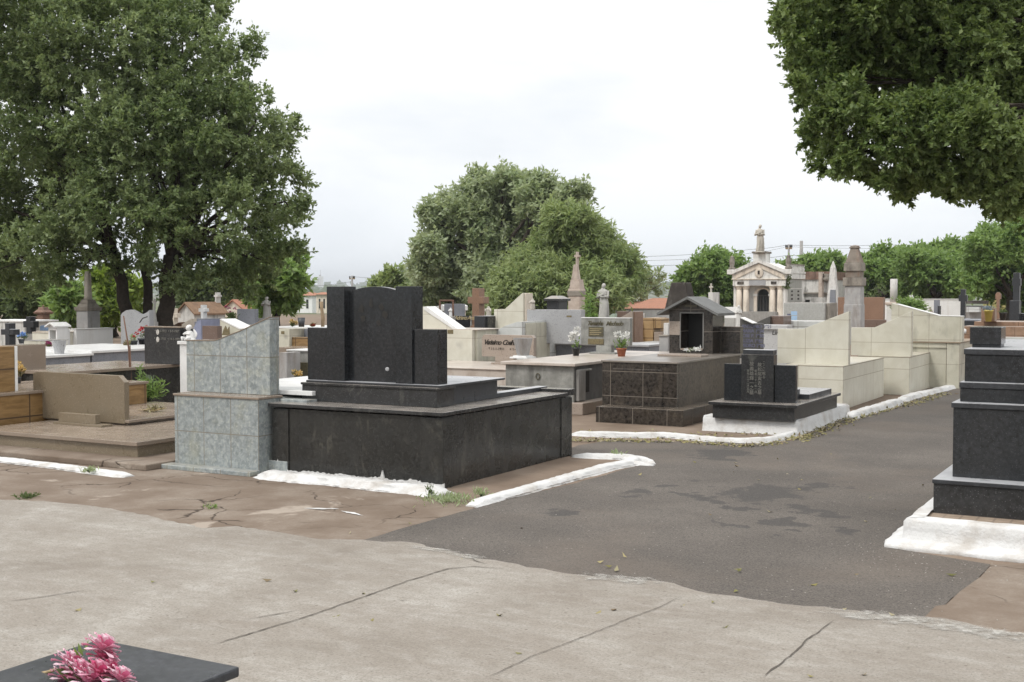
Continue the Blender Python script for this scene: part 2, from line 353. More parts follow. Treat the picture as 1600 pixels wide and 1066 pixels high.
M['petalpurple'] = petal('magenta_petals', (.22,.03,.10), (.34,.07,.16))
M['petalyellow'] = petal('yellow_petals', (.60,.38,.08), (.72,.60,.36))
M['leafA'] = leafmat('broad_tree_leaf', (.078,.13,.046), (.17,.24,.098), (.30,.365,.19))
M['leafB'] = leafmat('overhanging_leaf', (.055,.098,.028), (.13,.195,.058), (.25,.315,.125))
M['leafC'] = leafmat('grey_green_leaf', (.20,.275,.14), (.30,.375,.20), (.40,.45,.30))
M['leafD'] = leafmat('yellow_green_leaf', (.16,.235,.085), (.245,.325,.125), (.33,.39,.19))
M['leafE'] = leafmat('bright_green_leaf', (.105,.185,.046), (.175,.28,.078), (.255,.36,.13))
M['leafF'] = leafmat('lime_green_leaf', (.12,.20,.03), (.20,.29,.045), (.27,.35,.08))
M['leafG'] = leafmat('dark_green_leaf', (.06,.095,.036), (.10,.145,.056), (.14,.18,.08))
M['bark'] = stone('dark_bark', (.030,.024,.019), (.065,.052,.042), (.014,.012,.010), .6, .95, 14)
M['twig'] = stone('grey_bark', (.11,.10,.09), (.19,.17,.15), (.05,.045,.04), .6, .95, 14)
def litter(name, cs):
    m, nt, b = newmat(name, .8, .2); g = nd(nt, 'ShaderNodeNewGeometry').outputs['Random Per Island']
    nt.links.new(ramp(nt, g, [(i/(len(cs)-1), c) for i, c in enumerate(cs)]), b.inputs['Base Color']); return m
M['litter'] = litter('fallen_leaf', [(.11,.11,.04), (.24,.21,.08), (.30,.26,.14), (.16,.16,.06), (.33,.29,.2), (.13,.09,.05)])
M['grit'] = litter('pale_grit', [(.26,.24,.215), (.36,.34,.31), (.16,.13,.105)])
# ---------------------------------------------------------------- ground, lane, forecourt
def terrain_z(r):
    R = [0, 92, 110, 140, 250, 500, 1000, 1700, 2400, 3200, 4200, 6000]
    rows = [491, 491, 490.5, 489.5, 484, 478, 470, 463, 457, 449, 452, 456]
    if r <= 92: return 0.0
    return CAMH-(float(np.interp(r, R, rows))-458.7)*r/FPX
def make_ground():
    R = [0.0, 6, 12, 20, 35, 60, 92, 110, 140, 190, 250, 350, 500, 700, 1000, 1300, 1700, 2000, 2400, 2800, 3200, 3700, 4200, 6000]; n = 96
    mb = MB(); vs = [(0, 0, 0)]
    for r in R[1:]:
        for i in range(n):
            a = 2*pi*i/n; z = terrain_z(r)
            if r > 1500: z += (r/3200)*(7*sin(a*7.3+1)+5*sin(a*17+r*.003)+3*sin(a*31+2))
            vs.append((r*cos(a), r*sin(a), z))
    fs = [(0, 1+i, 1+(i+1) % n) for i in range(n)]
    for j in range(len(R)-2):
        o = 1+j*n; fs += [(o+i, o+n+i, o+n+(i+1) % n, o+(i+1) % n) for i in range(n)]
    mb.add(vs, fs, True)
    m, nt, b = newmat('red_earth_ground', .95, .2); v = co_of(nt)
    near = ramp(nt, noise(nt, v, 1.3, 8, .65), [(.3, (.15,.112,.083)), (.55, (.205,.157,.12)), (.75, (.27,.22,.175))])
    far = ramp(nt, noise(nt, v, .012, 8, .7), [(.35, (.05,.075,.03)), (.5, (.10,.12,.055)), (.62, (.22,.17,.13))])
    ln = nd(nt, 'ShaderNodeVectorMath', {0: v}, operation='LENGTH').outputs[1]
    f = ramp(nt, mth(nt, 'DIVIDE', ln, 400.0), [(.2, 0), (.35, 1)])
    nt.links.new(mixc(nt, f, near, far), b.inputs['Base Color'])
    bump(nt, b, noise(nt, v, 30, 6), .3, .01)
    struct('ground', mb, m)
make_ground()
def rag(pts, amp=.02, step=.12):
    out = []
    for i in range(len(pts)-1):
        (xa, ya), (xb, yb) = pts[i], pts[i+1]; L = math.hypot(xb-xa, yb-ya); n = max(1, int(L/step))
        for k in range(n):
            t = k/n; j = amp if 0 < k or i else 0
            out.append((xa+(xb-xa)*t+random.uniform(-j, j), ya+(yb-ya)*t+random.uniform(-j, j)))
    out.append(pts[-1]); return out
def sheet(name, pts, z, mat, kind='structure'):
    A = sum(pts[i][0]*pts[(i+1)%len(pts)][1]-pts[(i+1)%len(pts)][0]*pts[i][1] for i in range(len(pts)))
    if A < 0: pts = pts[::-1]
    mb = MB(); mb.add([(x, y, z) for x, y in pts], [tuple(range(len(pts)))]); return struct(name, mb, mat, kind)
def loc(r, f): return (r*CY-f*SY, r*SY+f*CY)         # right, forward of the camera
def G(l): return [gp(*p) for p in l]
# cracked reddish pavement strip in front of the graves
m, nt, b = newmat('cracked_red_pavement', .93, .25); v = co_of(nt)
c = ramp(nt, noise(nt, v, 1.7, 8, .62), [(.3, (.135,.10,.074)), (.48, (.185,.145,.113)), (.6, (.235,.195,.158)), (.72, (.30,.262,.223))])
c = mixc(nt, ramp(nt, noise(nt, v, 60, 4), [(.35, 0), (.7, .5)]), c, (.16,.12,.09))
wv = nd(nt, 'ShaderNodeVectorMath', {0: v, 1: nd(nt, 'ShaderNodeVectorMath', {0: nd(nt, 'ShaderNodeTexNoise', {'Vector': v, 'Scale': 2.2, 'Detail': 5.0}).outputs[1], 1: (.55, .55, 0)}, operation='MULTIPLY').outputs[0]}, operation='ADD').outputs[0]
vc = nd(nt, 'ShaderNodeTexVoronoi', {'Vector': wv, 'Scale': 1.35}, feature='DISTANCE_TO_EDGE').outputs[0]
ck = mth(nt, 'MULTIPLY', ramp(nt, vc, [(.004, .9), (.014, 0)]), ramp(nt, noise(nt, v, .9, 3), [(.48, 0), (.56, 1)]))
c = mixc(nt, ck, c, (.045,.032,.024)); 
pl_ = ramp(nt, noise(nt, v, 1.1, 5, .6, .4), [(.60, 0), (.64, .8)])
c = mixc(nt, pl_, c, (.36,.31,.26)); nt.links.new(c, b.inputs['Base Color'])
bump(nt, b, mth(nt, 'SUBTRACT', noise(nt, v, 22, 6), mth(nt, 'MULTIPLY', ck, 1.5)), .45, .012); M['strip'] = m
edge = [(-320, 765), (-150, 774), (0, 784), (70, 787), (150, 795), (215, 806), (290, 818), (325, 827), (372, 828), (430, 833), (500, 845), (565, 847), (640, 852), (690, 862), (735, 871), (800, 884), (860, 897), (960, 906), (1050, 913), (1085, 927), (1150, 936), (1220, 949), (1300, 957), (1400, 966), (1460, 970), (1540, 984), (1600, 994), (1900, 1045)]
ed = G(edge)
sheet('pavement_strip', G([(-340, 690), (0, 700), (220, 725), (420, 738), (690, 755), (745, 790), (700, 830), (600, 862), (560, 880), (300, 860), (0, 820), (-340, 800)]), .004, M['strip'])
sheet('pavement_patch', G([(1420, 992), (1462, 950), (1478, 948), (1500, 927), (1532, 904), (1550, 884), (1700, 888), (1900, 930), (1900, 1060), (1560, 1010)]), .010, M['strip'])
# asphalt lane
m, nt, b = newmat('worn_asphalt', .88, .3); v = co_of(nt)
c = ramp(nt, noise(nt, v, .8, 6, .6), [(.3, (.096,.085,.075)), (.5, (.122,.107,.094)), (.72, (.165,.146,.127))])
fi = noise(nt, v, 85, 5, .85)
c = mixc(nt, ramp(nt, fi, [(.38, .9), (.5, 0)]), c, (.035,.033,.031)); c = mixc(nt, ramp(nt, fi, [(.56, 0), (.72, .65)]), c, (.26,.24,.21))
st_ = nd(nt, 'ShaderNodeTexVoronoi', {'Vector': v, 'Scale': 26.0}); 
c = mixc(nt, mth(nt, 'MULTIPLY', ramp(nt, st_.outputs[0], [(.10, .8), (.17, 0)]), ramp(nt, nd(nt, 'ShaderNodeSeparateColor', {0: st_.outputs[1]}).outputs[0], [(.88, 0), (.92, 1)])), c, (.38,.36,.32))
dd = ramp(nt, noise(nt, v, .55, 5, .6, .5), [(.5, 0), (.7, .45)]); c = mixc(nt, dd, c, (.155,.125,.10))
asph = (m, nt, b, v, c, fi); M['asphalt'] = m
xl, xr = gp(1420, 627)[0], gp(1392, 858)[0]
lane = G([(566, 846), (650, 822), (735, 797), (800, 780), (900, 756), (965, 738), (1000, 728), (985, 716), (930, 714), (893, 714), (880, 706), (905, 697), (960, 688), (1080, 692), (1240, 690), (1310, 660)])
far_y = gp(1500, 604)[1]
lane2 = [(xl, gp(1420, 627)[1]), (xl+.05, far_y), (xl, far_y+14), (xl+2.7, far_y+14), (xr, gp(1392, 858)[1]+3), (xr, gp(1392, 858)[1])]
lane3 = G([(1548, 884), (1532, 903), (1500, 927), (1478, 948), (1460, 966), (1440, 992), (1100, 960), (800, 915), (650, 880)])
sheet('asphalt_lane', rag(lane, .012)+rag(lane2[:1], 0)+lane2[1:]+rag(lane3, .015), .008, M['asphalt'])
# concrete forecourt
m, nt, b = newmat('pale_concrete', .9, .3); v = co_of(nt)
c = ramp(nt, noise(nt, mapping(nt, v, (1, 1, 1), (0, 0, .5)), .75, 7, .62, .4), [(.32, (.185,.16,.133)), (.44, (.265,.24,.208)), (.56, (.325,.302,.268)), (.68, (.43,.412,.38))])
c = mixc(nt, ramp(nt, noise(nt, mapping(nt, v, (.6, 2.4, 1), (0, 0, .45)), 1.3, 6, .6), [(.42, .6), (.62, 0)]), c, (.24,.21,.178))
c = mixc(nt, ramp(nt, noise(nt, mapping(nt, v, (1.0, 2.2, 1), (0, 0, .7)), 4.5, 8, .72, .6), [(.48, 0), (.7, .42)]), c, (.42,.405,.378))
c = mixc(nt, ramp(nt, noise(nt, v, 13, 8, .75, .4), [(.36, .55), (.54, 0)]), c, (.215,.19,.16))
fi = noise(nt, v, 75, 6, .8); c = mixc(nt, ramp(nt, fi, [(.36, .8), (.5, 0)]), c, (.15,.135,.115)); c = mixc(nt, ramp(nt, fi, [(.58, 0), (.72, .5)]), c, (.52,.50,.46))
sp_ = nd(nt, 'ShaderNodeTexVoronoi', {'Vector': v, 'Scale': 14.0})
c = mixc(nt, mth(nt, 'MULTIPLY', ramp(nt, sp_.outputs[0], [(.06, .8), (.15, 0)]), ramp(nt, nd(nt, 'ShaderNodeSeparateColor', {0: sp_.outputs[1]}).outputs[1], [(.62, 0), (.7, 1)])), c, (.15,.125,.10))
nt.links.new(c, b.inputs['Base Color']); bump(nt, b, noise(nt, v, 55, 7, .65), .35, .008); M['concrete'] = m
sheet('concrete_forecourt', rag(rag(ed, .05, .3), .022, .07)+[loc(9, -6), loc(-9, -6), loc(-12, 6)], .012, M['concrete'])
M['feather'] = stone('pale_cement_feather', (.34,.325,.295), (.44,.425,.39), (.25,.22,.18), .9, .95, 9, False, .5)
M['soil'] = plain('dark_soil', (.11,.082,.06), .95, (.06,.045,.033), 25)
def ribbon(name, pts, w, z, mat, jit=.3, amp=0.0, step=.03):
    P = []
    for i in range(len(pts)-1):
        (xa, ya), (xb, yb) = pts[i], pts[i+1]; n = max(1, int(math.hypot(xb-xa, yb-ya)/step))
        P += [(xa+(xb-xa)*k/n, ya+(yb-ya)*k/n) for k in range(n)]
    P.append(pts[-1]); mb = MB(); vs = []; off = 0.0
    for i, p in enumerate(P):
        q, r = P[max(i-1, 0)], P[min(i+1, len(P)-1)]; L = math.hypot(r[0]-q[0], r[1]-q[1]) or 1
        nx, ny = -(r[1]-q[1])/L, (r[0]-q[0])/L; off = off*.85+random.uniform(-amp, amp)
        e = min(1, i/4, (len(P)-1-i)/4)+.05; a, bb = w*random.uniform(1-jit, 1+jit)*e/2, w*random.uniform(1-jit, 1+jit)*e/2
        vs += [(p[0]+nx*(a+off), p[1]+ny*(a+off), z), (p[0]-nx*(bb-off), p[1]-ny*(bb-off), z)]
    mb.add(vs, [(2*i+1, 2*i+3, 2*i+2, 2*i) for i in range(len(P)-1)]); return struct(name, mb, mat)
def soft_strip(name, pts, w, z, mat, amp=.01):   # strip whose paint thins out to nothing at both borders (stored per vertex)
    P = []
    for i in range(len(pts)-1):
        (xa, ya), (xb, yb) = pts[i], pts[i+1]; n = max(1, int(math.hypot(xb-xa, yb-ya)/.06)); P += [(xa+(xb-xa)*k/n, ya+(yb-ya)*k/n) for k in range(n)]
    P.append(pts[-1]); mb = MB(); vs = []; cov = []
    for i, p in enumerate(P):
        q, r = P[max(i-1, 0)], P[min(i+1, len(P)-1)]; L = math.hypot(r[0]-q[0], r[1]-q[1]) or 1; nx, ny = -(r[1]-q[1])/L, (r[0]-q[0])/L; o = random.uniform(-amp, amp); e = min(1, i/5, (len(P)-1-i)/5)
        for a, c_ in ((.5, 0), (.18, 1), (-.18, 1), (-.5, 0)): vs.append((p[0]+nx*(w*a+o), p[1]+ny*(w*a+o), z)); cov.append(c_*e)
    mb.add(vs, [(i*4+k+1, i*4+k+5, i*4+k+4, i*4+k) for i in range(len(P)-1) for k in range(3)]); o = struct(name, mb, mat)
    at_ = o.data.attributes.new('cover', 'FLOAT', 'POINT'); at_.data.foreach_set('value', np.array(cov, np.float32)); return o
def thin_mat(name, c1, c2, sc_, bias, gain):
    m, nt, b = newmat(name, .95, .2); v = co_of(nt); nt.links.new(ramp(nt, noise(nt, v, 30, 5), [(.35, c1), (.65, c2)]), b.inputs['Base Color'])
    cv = nd(nt, 'ShaderNodeAttribute', attribute_name='cover').outputs['Fac']
    f = ramp(nt, mth(nt, 'ADD', mth(nt, 'MULTIPLY', mth(nt, 'SUBTRACT', cv, 1), .3), noise(nt, v, sc_, 9, .78)), [(bias, 0), (bias+gain, .85)])
    f = mth(nt, 'MULTIPLY', f, ramp(nt, cv, [(.02, 0), (.25, 1)]))
    mx = nd(nt, 'ShaderNodeMixShader', {0: f, 1: nd(nt, 'ShaderNodeBsdfTransparent').outputs[0], 2: b.outputs[0]}); nt.links.new(mx.outputs[0], nt.nodes['Material Output'].inputs[0]); return m
M['thincement'] = thin_mat('thin_cement_skin', (.34,.325,.295), (.48,.465,.43), 13, .40, .2)
M['thinsoil'] = thin_mat('thin_soil', (.075,.055,.042), (.15,.115,.085), 12, .38, .2)
for l, w in (([(840, 899), (950, 907), (1020, 913), (1090, 927)], .30), ([(1085, 929), (1150, 939), (1240, 954)], .14), ([(1230, 955), (1330, 964), (1430, 975), (1540, 992), (1700, 1018)], .34), ([(600, 850), (700, 866), (800, 888)], .16)): soft_strip('cement_feather', G(l), w, .0165, M['thincement'])
M['crack'] = plain('dark_crack_fill', (.10,.085,.07), .95)
for w, l in ((.007, [(330, 1013), (400, 992), (480, 968), (545, 945), (600, 925), (650, 908), (700, 893), (738, 889), (790, 893)]), (.0038, [(755, 1066), (830, 1032), (900, 1003), (960, 980), (1030, 952), (1066, 935)]),
             (.0065, [(1192, 1064), (1215, 1045), (1245, 1022), (1262, 1004), (1283, 990), (1300, 974)]), (.006, [(0, 946), (60, 938), (140, 925)]), (.006, [(378, 974), (430, 965), (470, 958)]),
             (.008, [(733, 868), (742, 880), (760, 886)]), (.007, [(260, 974), (300, 970)])):
    ribbon('pavement_crack', G(l), w, .0162, M['crack'], .5, .004)
m, nt, b, v, c, fi = asph                    # damp oily stains, each with a place of its own on the lane
wob = noise(nt, v, 5.0, 8, .72); acc = None
wv2 = nd(nt, 'ShaderNodeVectorMath', {0: nd(nt, 'ShaderNodeVectorMath', {0: nd(nt, 'ShaderNodeTexNoise', {'Vector': v, 'Scale': 1.9, 'Detail': 6.0}).outputs[1], 1: (.5, .5, .5)}, operation='SUBTRACT').outputs[0], 1: (1.1, 1.1, 0)}, operation='MULTIPLY').outputs[0]; vq = nd(nt, 'ShaderNodeVectorMath', {0: v, 1: wv2}, operation='ADD').outputs[0]
for px, py, rx, ry in [(890, 805, 34, 8), (1195, 772, 66, 13), (1285, 762, 36, 5), (1230, 797, 28, 8), (1280, 801, 17, 5), (1245, 820, 26, 6), (1155, 793, 22, 5), (1165, 822, 12, 4), (1213, 834, 13, 4), (1325, 826, 13, 4), (1115, 790, 17, 4), (1120, 711, 46, 10), (1000, 768, 30, 6), (1060, 757, 26, 4), (1097, 778, 22, 5)]:
    x, y = gp(px, py); D = proj(x, y)[2]; rw = rx*D/FPX; rd = abs(gp(px, py-ry)[1]-y)*.75+.05
    mp = nd(nt, 'ShaderNodeMapping', {'Vector': vq, 'Location': (-x, -y, 0)}).outputs[0]
    mp = nd(nt, 'ShaderNodeMapping', {'Vector': mp, 'Rotation': (0, 0, -YAW)}).outputs[0]
    mp = nd(nt, 'ShaderNodeMapping', {'Vector': mp, 'Scale': (1/rw, 1/rd, 0)}).outputs[0]
    d = mth(nt, 'SUBTRACT', 1.25, nd(nt, 'ShaderNodeVectorMath', {0: mp}, operation='LENGTH').outputs[1])
    acc = d if acc is None else mth(nt, 'MAXIMUM', acc, d)
msk = ramp(nt, mth(nt, 'ADD', acc, mth(nt, 'MULTIPLY', mth(nt, 'SUBTRACT', wob, .5), 3.2)), [(.2, 0), (.38, .8), (.8, .9)])
c = mixc(nt, msk, c, mixc(nt, ramp(nt, fi, [(.4, 0), (.65, 1)]), (.045,.042,.040), (.10,.092,.085)))
nt.links.new(c, b.inputs['Base Color']); bump(nt, b, fi, .55, .008)
# painted splash marks on the reddish strip
for l, w in (([(474, 796), (498, 797), (530, 797)], .055), ([(532, 800), (550, 803), (570, 807)], .04)): ribbon('paint_mark', G(l), w, .0085, M['white'], .5, .01)
def kerb(label, px, w, h, seed=0, group='whitewashed kerbs', rough=1.0, cat='kerb', foot=0.0):
    rr = random.Random(seed); pts = G(px); P = []
    for i in range(len(pts)-1):
        (xa, ya), (xb, yb) = pts[i], pts[i+1]; n = max(1, int(math.hypot(xb-xa, yb-ya)/.05))
        P += [(xa+(xb-xa)*k/n, ya+(yb-ya)*k/n) for k in range(n)]
    P.append(pts[-1])
    for _ in range(6): P = [P[0]]+[((P[i-1][0]+2*P[i][0]+P[i+1][0])/4, (P[i-1][1]+2*P[i][1]+P[i+1][1])/4) for i in range(1, len(P)-1)]+[P[-1]]
    prof = [(-.62-foot, -.02), (-.52-foot, .22), (-.42, .55), (-.36, .9), (-.15, 1.0), (.15, 1.02), (.36, .92), (.46, .5), (.55+foot, .2), (.62+foot, -.02)]
    vs = []; m = len(prof); s1 = s2 = s3 = 0.0
    for i, p in enumerate(P):
        q, r = P[max(i-1, 0)], P[min(i+1, len(P)-1)]; L = math.hypot(r[0]-q[0], r[1]-q[1]) or 1
        nx, ny = -(r[1]-q[1])/L, (r[0]-q[0])/L
        s1 = s1*.93+rr.uniform(-.035, .035)*rough; s2 = s2*.9+rr.uniform(-.055, .055)*rough; s3 = s3*.95+rr.uniform(-.03, .03)*rough
        e = min(1, .35+i/3, .35+(len(P)-1-i)/3)
        for a, z in prof:
            ww = w*(a*(1+s1)+s3+rr.uniform(-.045, .045)*rough)*(.6+.4*e); vs.append((p[0]+nx*ww, p[1]+ny*ww, h*z*(1+s2+rr.uniform(-.06, .06)*rough)*e))
    mb = MB(); mb.add(vs, [(i*m+k, i*m+k+1, (i+1)*m+k+1, (i+1)*m+k) for i in range(len(P)-1) for k in range(m-1)], True)
    o = (len(P)-1)*m; mb.f += [tuple(range(m-1, -1, -1)), tuple(o+k for k in range(m))]; mb.sm += [False]*2
    for i in range(len(mb.f)): mb.f[i] = mb.f[i][::-1]
    single('kerb', label, cat, mb, M['white'], group=group)
    soft_strip('soil_strip', [P[i] for i in range(0, len(P), 3)], w*(2.0+foot*2)+.06, .0138, M['thinsoil'])
kerb('thick white kerb along the lane beside the large black granite tomb', [(737, 793), (790, 777), (850, 760), (905, 745), (950, 733), (983, 727), (992, 720), (975, 716), (940, 716), (898, 713)], .145, .042, 1)
kerb('short white painted hump at the tip of the kerb beside the black tomb', [(1022, 729), (990, 727), (975, 722), (985, 717), (1000, 719), (1020, 727)], .09, .035, 2)
kerb('smeared whitewash skirt along the foot of the large black tomb', [(410, 744), (470, 751), (540, 757), (620, 766), (697, 775)], .21, .06, 3, None, 1.3, 'kerb', .2)
kerb('wavy white kerb in front of the dark brown swirl tiled tomb', [(893, 680), (950, 683), (1000, 684), (1045, 683), (1080, 687), (1140, 692), (1190, 693), (1225, 686), (1246, 680)], .11, .055, 4)
kerb('white kerb along the lane below the first cream tiled tomb', [(1328, 655), (1350, 648), (1385, 637), (1405, 632)], .17, .085, 5)
kerb('far white kerb along the lane below the second cream tiled tomb', [(1408, 629), (1430, 621), (1465, 613), (1502, 603)], .17, .07, 6)
kerb('flat white painted kerb in front of the brown granite tomb', [(-120, 709), (0, 721), (70, 729), (140, 738), (203, 746)], .15, .035, 7)
# ---------------------------------------------------------------- leaves, petals, trees
def quads(name, P, D, S, L, Wd, mat, parent=None, fold=.12):
    n = len(P); U = np.cross(D, S)
    L = np.asarray(L).reshape(-1, 1); Wd = np.asarray(Wd).reshape(-1, 1)
    v = np.empty((n, 4, 3)); v[:, 0] = P; mid = P+D*L*.48
    v[:, 1] = mid+S*Wd*.5+U*L*fold; v[:, 2] = P+D*L; v[:, 3] = mid-S*Wd*.5+U*L*fold
    org = np.array(world_of(parent)) if parent else P.mean(0)
    v = (v.reshape(-1, 3)-org).astype(np.float32)
    me = bpy.data.meshes.new(name); me.vertices.add(4*n); me.vertices.foreach_set('co', v.ravel())
    me.loops.add(4*n); me.loops.foreach_set('vertex_index', np.arange(4*n, dtype=np.int32))
    me.polygons.add(n); me.polygons.foreach_set('loop_start', np.arange(0, 4*n, 4, dtype=np.int32)); me.polygons.foreach_set('loop_total', np.full(n, 4, np.int32))
    me.update(calc_edges=True); me.materials.append(mat)
    o = bpy.data.objects.new(name, me); C.objects.link(o)
    if parent: o.parent = parent
    else: o.location = org
    return o
def unit(a): return a/np.maximum(np.linalg.norm(a, axis=-1, keepdims=True), 1e-9)
def rdir(n): return unit(RNG.normal(size=(n, 3)))
def crown(name, parent, blobs, mat, nsub=18, ntwig=14, nleaf=8, L=.11, wr=.42, subr=.36, droop=.35, twig=.25, up=.25, dens=1.0, spread=1.0):
    """blobs: (centre, radius); leaves sit on twigs over small clumps that cover each blob"""
    Ps, Ds = [], []
    rm = np.mean([b[1] for b in blobs])
    for cc, r in blobs:
        ns = max(3, int(nsub*(r/rm)**2)); d = rdir(ns); d[:, 2] = d[:, 2]*.85+.12; d = unit(d)
        sc_ = np.array(cc)+d*r*spread*RNG.uniform(.45, 1.0, (ns, 1)); sr = r*subr*RNG.uniform(.6, 1.35, ns)
        for c0, s0 in zip(sc_, sr):
            k = max(3, int(ntwig*dens*RNG.uniform(.6, 1.3))); dd = rdir(k); p = c0+dd*s0*(RNG.uniform(.25, 1.0, (k, 1))**.6)*np.array([1, 1, .75])
            td = unit(dd+np.array([0, 0, up])+.5*rdir(k)+.5*unit(p-np.array(cc)))
            t = RNG.uniform(0, 1, (k, nleaf, 1)); q = p[:, None]+td[:, None]*t*twig*RNG.uniform(.5, 1.2, (k, 1, 1))
            ld = unit(td[:, None]*.5+rdir(k*nleaf).reshape(k, nleaf, 3)*.9+np.array([0, 0, -droop]))
            Ps.append(q.reshape(-1, 3)); Ds.append(ld.reshape(-1, 3))
    P = np.concatenate(Ps); D = np.concatenate(Ds); n = len(P)
    S = unit(np.cross(D, np.array([0, 0, 1.0])+.8*rdir(n)))
    LL = L*RNG.uniform(.6, 1.25, n)
    return quads(name, P, D, S, LL, LL*wr*RNG.uniform(.8, 1.2, n), mat, parent)
def pblobs(lst, D, dd=1.5, seed=1):
    rr = random.Random(seed); out = []
    for e in lst:
        px, py, r = e[:3]; d = D+(e[3] if len(e) > 3 else rr.uniform(-dd, dd)); out.append((np.array(at(px, py, d)), r*d/FPX))
    return out
def limb(a, b_, r0, r1, seed, sag=.12, n=7):
    rr = random.Random(seed); A, B = mathutils.Vector(a), mathutils.Vector(b_); L = (B-A).length; pts = []
    side = mathutils.Vector((rr.uniform(-1, 1), rr.uniform(-1, 1), .6))*sag*L
    for i in range(n):
        t = i/(n-1); pts.append(A.lerp(B, t)+side*4*t*(1-t)*.5+mathutils.Vector((rr.uniform(-1, 1), rr.uniform(-1, 1), rr.uniform(-1, 1)))*.025*L*(0 < i < n-1))
    return pts, [r0+(r1-r0)*(i/(n-1))**.8 for i in range(n)]
def tree(name, label, base, blobs, mat, trunk, group=None, bark='bark', limbs=None, twigs=0, **kw):
    """trunk: list of (top point, r0, r1); limbs run from trunk tops into the blobs"""
    t = thing(name, label, 'tree', base[0], base[1], base[2], group)
    mb = MB()
    for i, (foot, top, r0, r1) in enumerate(trunk):
        p, r = limb(foot, top, r0, r1, i+3, .06, 8); r[0] *= 1.25; mb.tube(p, r, 12)
    tops = [tr[1] for tr in trunk]
    for i, (cc, rb) in enumerate(blobs):
        if limbs is not None and i >= limbs: break
        s = min(tops, key=lambda q: (mathutils.Vector(q)-mathutils.Vector(cc)).length); r0 = trunk[tops.index(s)][3]
        p, r = limb(s, tuple(cc), r0*.62, max(.015, r0*.12), i+50, .14, 8); mb.tube(p, r, 7)
        for k in range(twigs):
            q = np.array(cc)+rdir(1)[0]*rb*.9; a = p[random.randint(4, 7)]
            pp, r2 = limb(tuple(a), tuple(q), max(.012, r0*.14), .006, i*9+k, .15, 5); mb.tube(pp, r2, 5)
    build('trunk', mb, M[bark], t)
    crown('crown', t, blobs, M[mat], **kw); return t
def blossom_pts(centers, r, n, L, flat=.0):
    P, D = [], []
    for c0 in centers:
        d = rdir(n); d[:, 2] = np.abs(d[:, 2])*1.1+flat-.25; d = unit(d); P.append(np.array(c0)+d*r*.12); D.append(d)
    return np.concatenate(P), np.concatenate(D)
def blooms(name, centers, r, n, mat, parent, wr=.55):
    P, D = blossom_pts(centers, r, n, r); S = unit(np.cross(D, rdir(len(P)))); k = len(P)
    return quads(name, P, D, S, r*RNG.uniform(.65, 1.1, k), r*wr*RNG.uniform(.7, 1.2, k), mat, parent, .18)
def petal_heads(name, heads, mat, parent, n=46):      # rounded, cupped petals in three tiers round each head
    mb = MB(); rr = random.Random(len(heads)*7+n)
    for (cx, cy, cz, R) in heads:
        tilt = mathutils.Euler((rr.uniform(-.9, .1), rr.uniform(-.5, .5), rr.uniform(0, 6)))
        for k in range(n):
            tier = k/n; el = -.35+1.75*tier**.9+rr.uniform(-.15, .15); az = k*2.4+rr.uniform(-.3, .3); L = R*(1.0-.38*tier)*rr.uniform(.85, 1.15); w = L*rr.uniform(.34, .52)
            d = mathutils.Vector((cos(az)*cos(el), sin(az)*cos(el), sin(el))); sd = mathutils.Vector((-sin(az), cos(az), 0)); up = sd.cross(d)*-1
            pts = []
            for t, ww, lift in ((.06, .12, 0), (.40, .42, .10), (.72, .5, .13), (.97, .40, .10), (.90, .06, .0), (1.03, -.30, .08), (.74, -.5, .13), (.40, -.42, .10)):
                p = d*(L*t)+sd*(w*ww)+up*(L*(lift*(1 if abs(ww) > .15 else -.2))+rr.uniform(-.02, .02)*L); p.rotate(tilt); pts.append((cx+p.x, cy+p.y, cz+p.z))
            o = len(mb.v); mb.v += pts; mb.f += [(o, o+1, o+7), (o+1, o+2, o+6, o+7), (o+2, o+3, o+5, o+6), (o+3, o+4, o+5)]; mb.sm += [False]*4
    return build(name, mb, mat, parent)
def sprig(name, x, y, z, r, h, n, L, mat, parent, wr=.3, up=.9):
    P = np.array([x, y, z])+RNG.normal(size=(n, 3))*np.array([r*.45, r*.45, 0])+np.array([0, 0, 1])*RNG.uniform(0, h, (n, 1))
    D = unit(rdir(n)*np.array([1, 1, .6])+np.array([0, 0, up])); S = unit(np.cross(D, rdir(n)))
    return quads(name, P, D, S, L*RNG.uniform(.6, 1.2, n), L*wr*np.ones(n), mat, parent)
def potted(name, label, x, y, z, pr, ph, pot, bloom=None, heads=8, hr=.06, spread=.12, rise=.16, leaf='leafE', group=None, nl=60, ll=.07, cat='flower pot'):
    t = thing(name, label, cat, x, y, z, group)
    build('pot', MB().lathe(x, y, [(pr*.68, z), (pr*.95, z+ph*.86), (pr*1.08, z+ph*.87), (pr*1.08, z+ph), (pr*.95, z+ph), (pr*.9, z+ph*.9)], 18), M[pot], t)
    sprig('foliage', x, y, z+ph*.9, spread*.9, rise*.6, nl, ll, M[leaf], t)
    if bloom:
        cs = [(x+random.gauss(0, spread*.55), y+random.gauss(0, spread*.55), z+ph+rise*random.uniform(.45, 1.1)) for _ in range(heads)]
        blooms('blossom', cs, hr, 16, M[bloom], t)
    return t
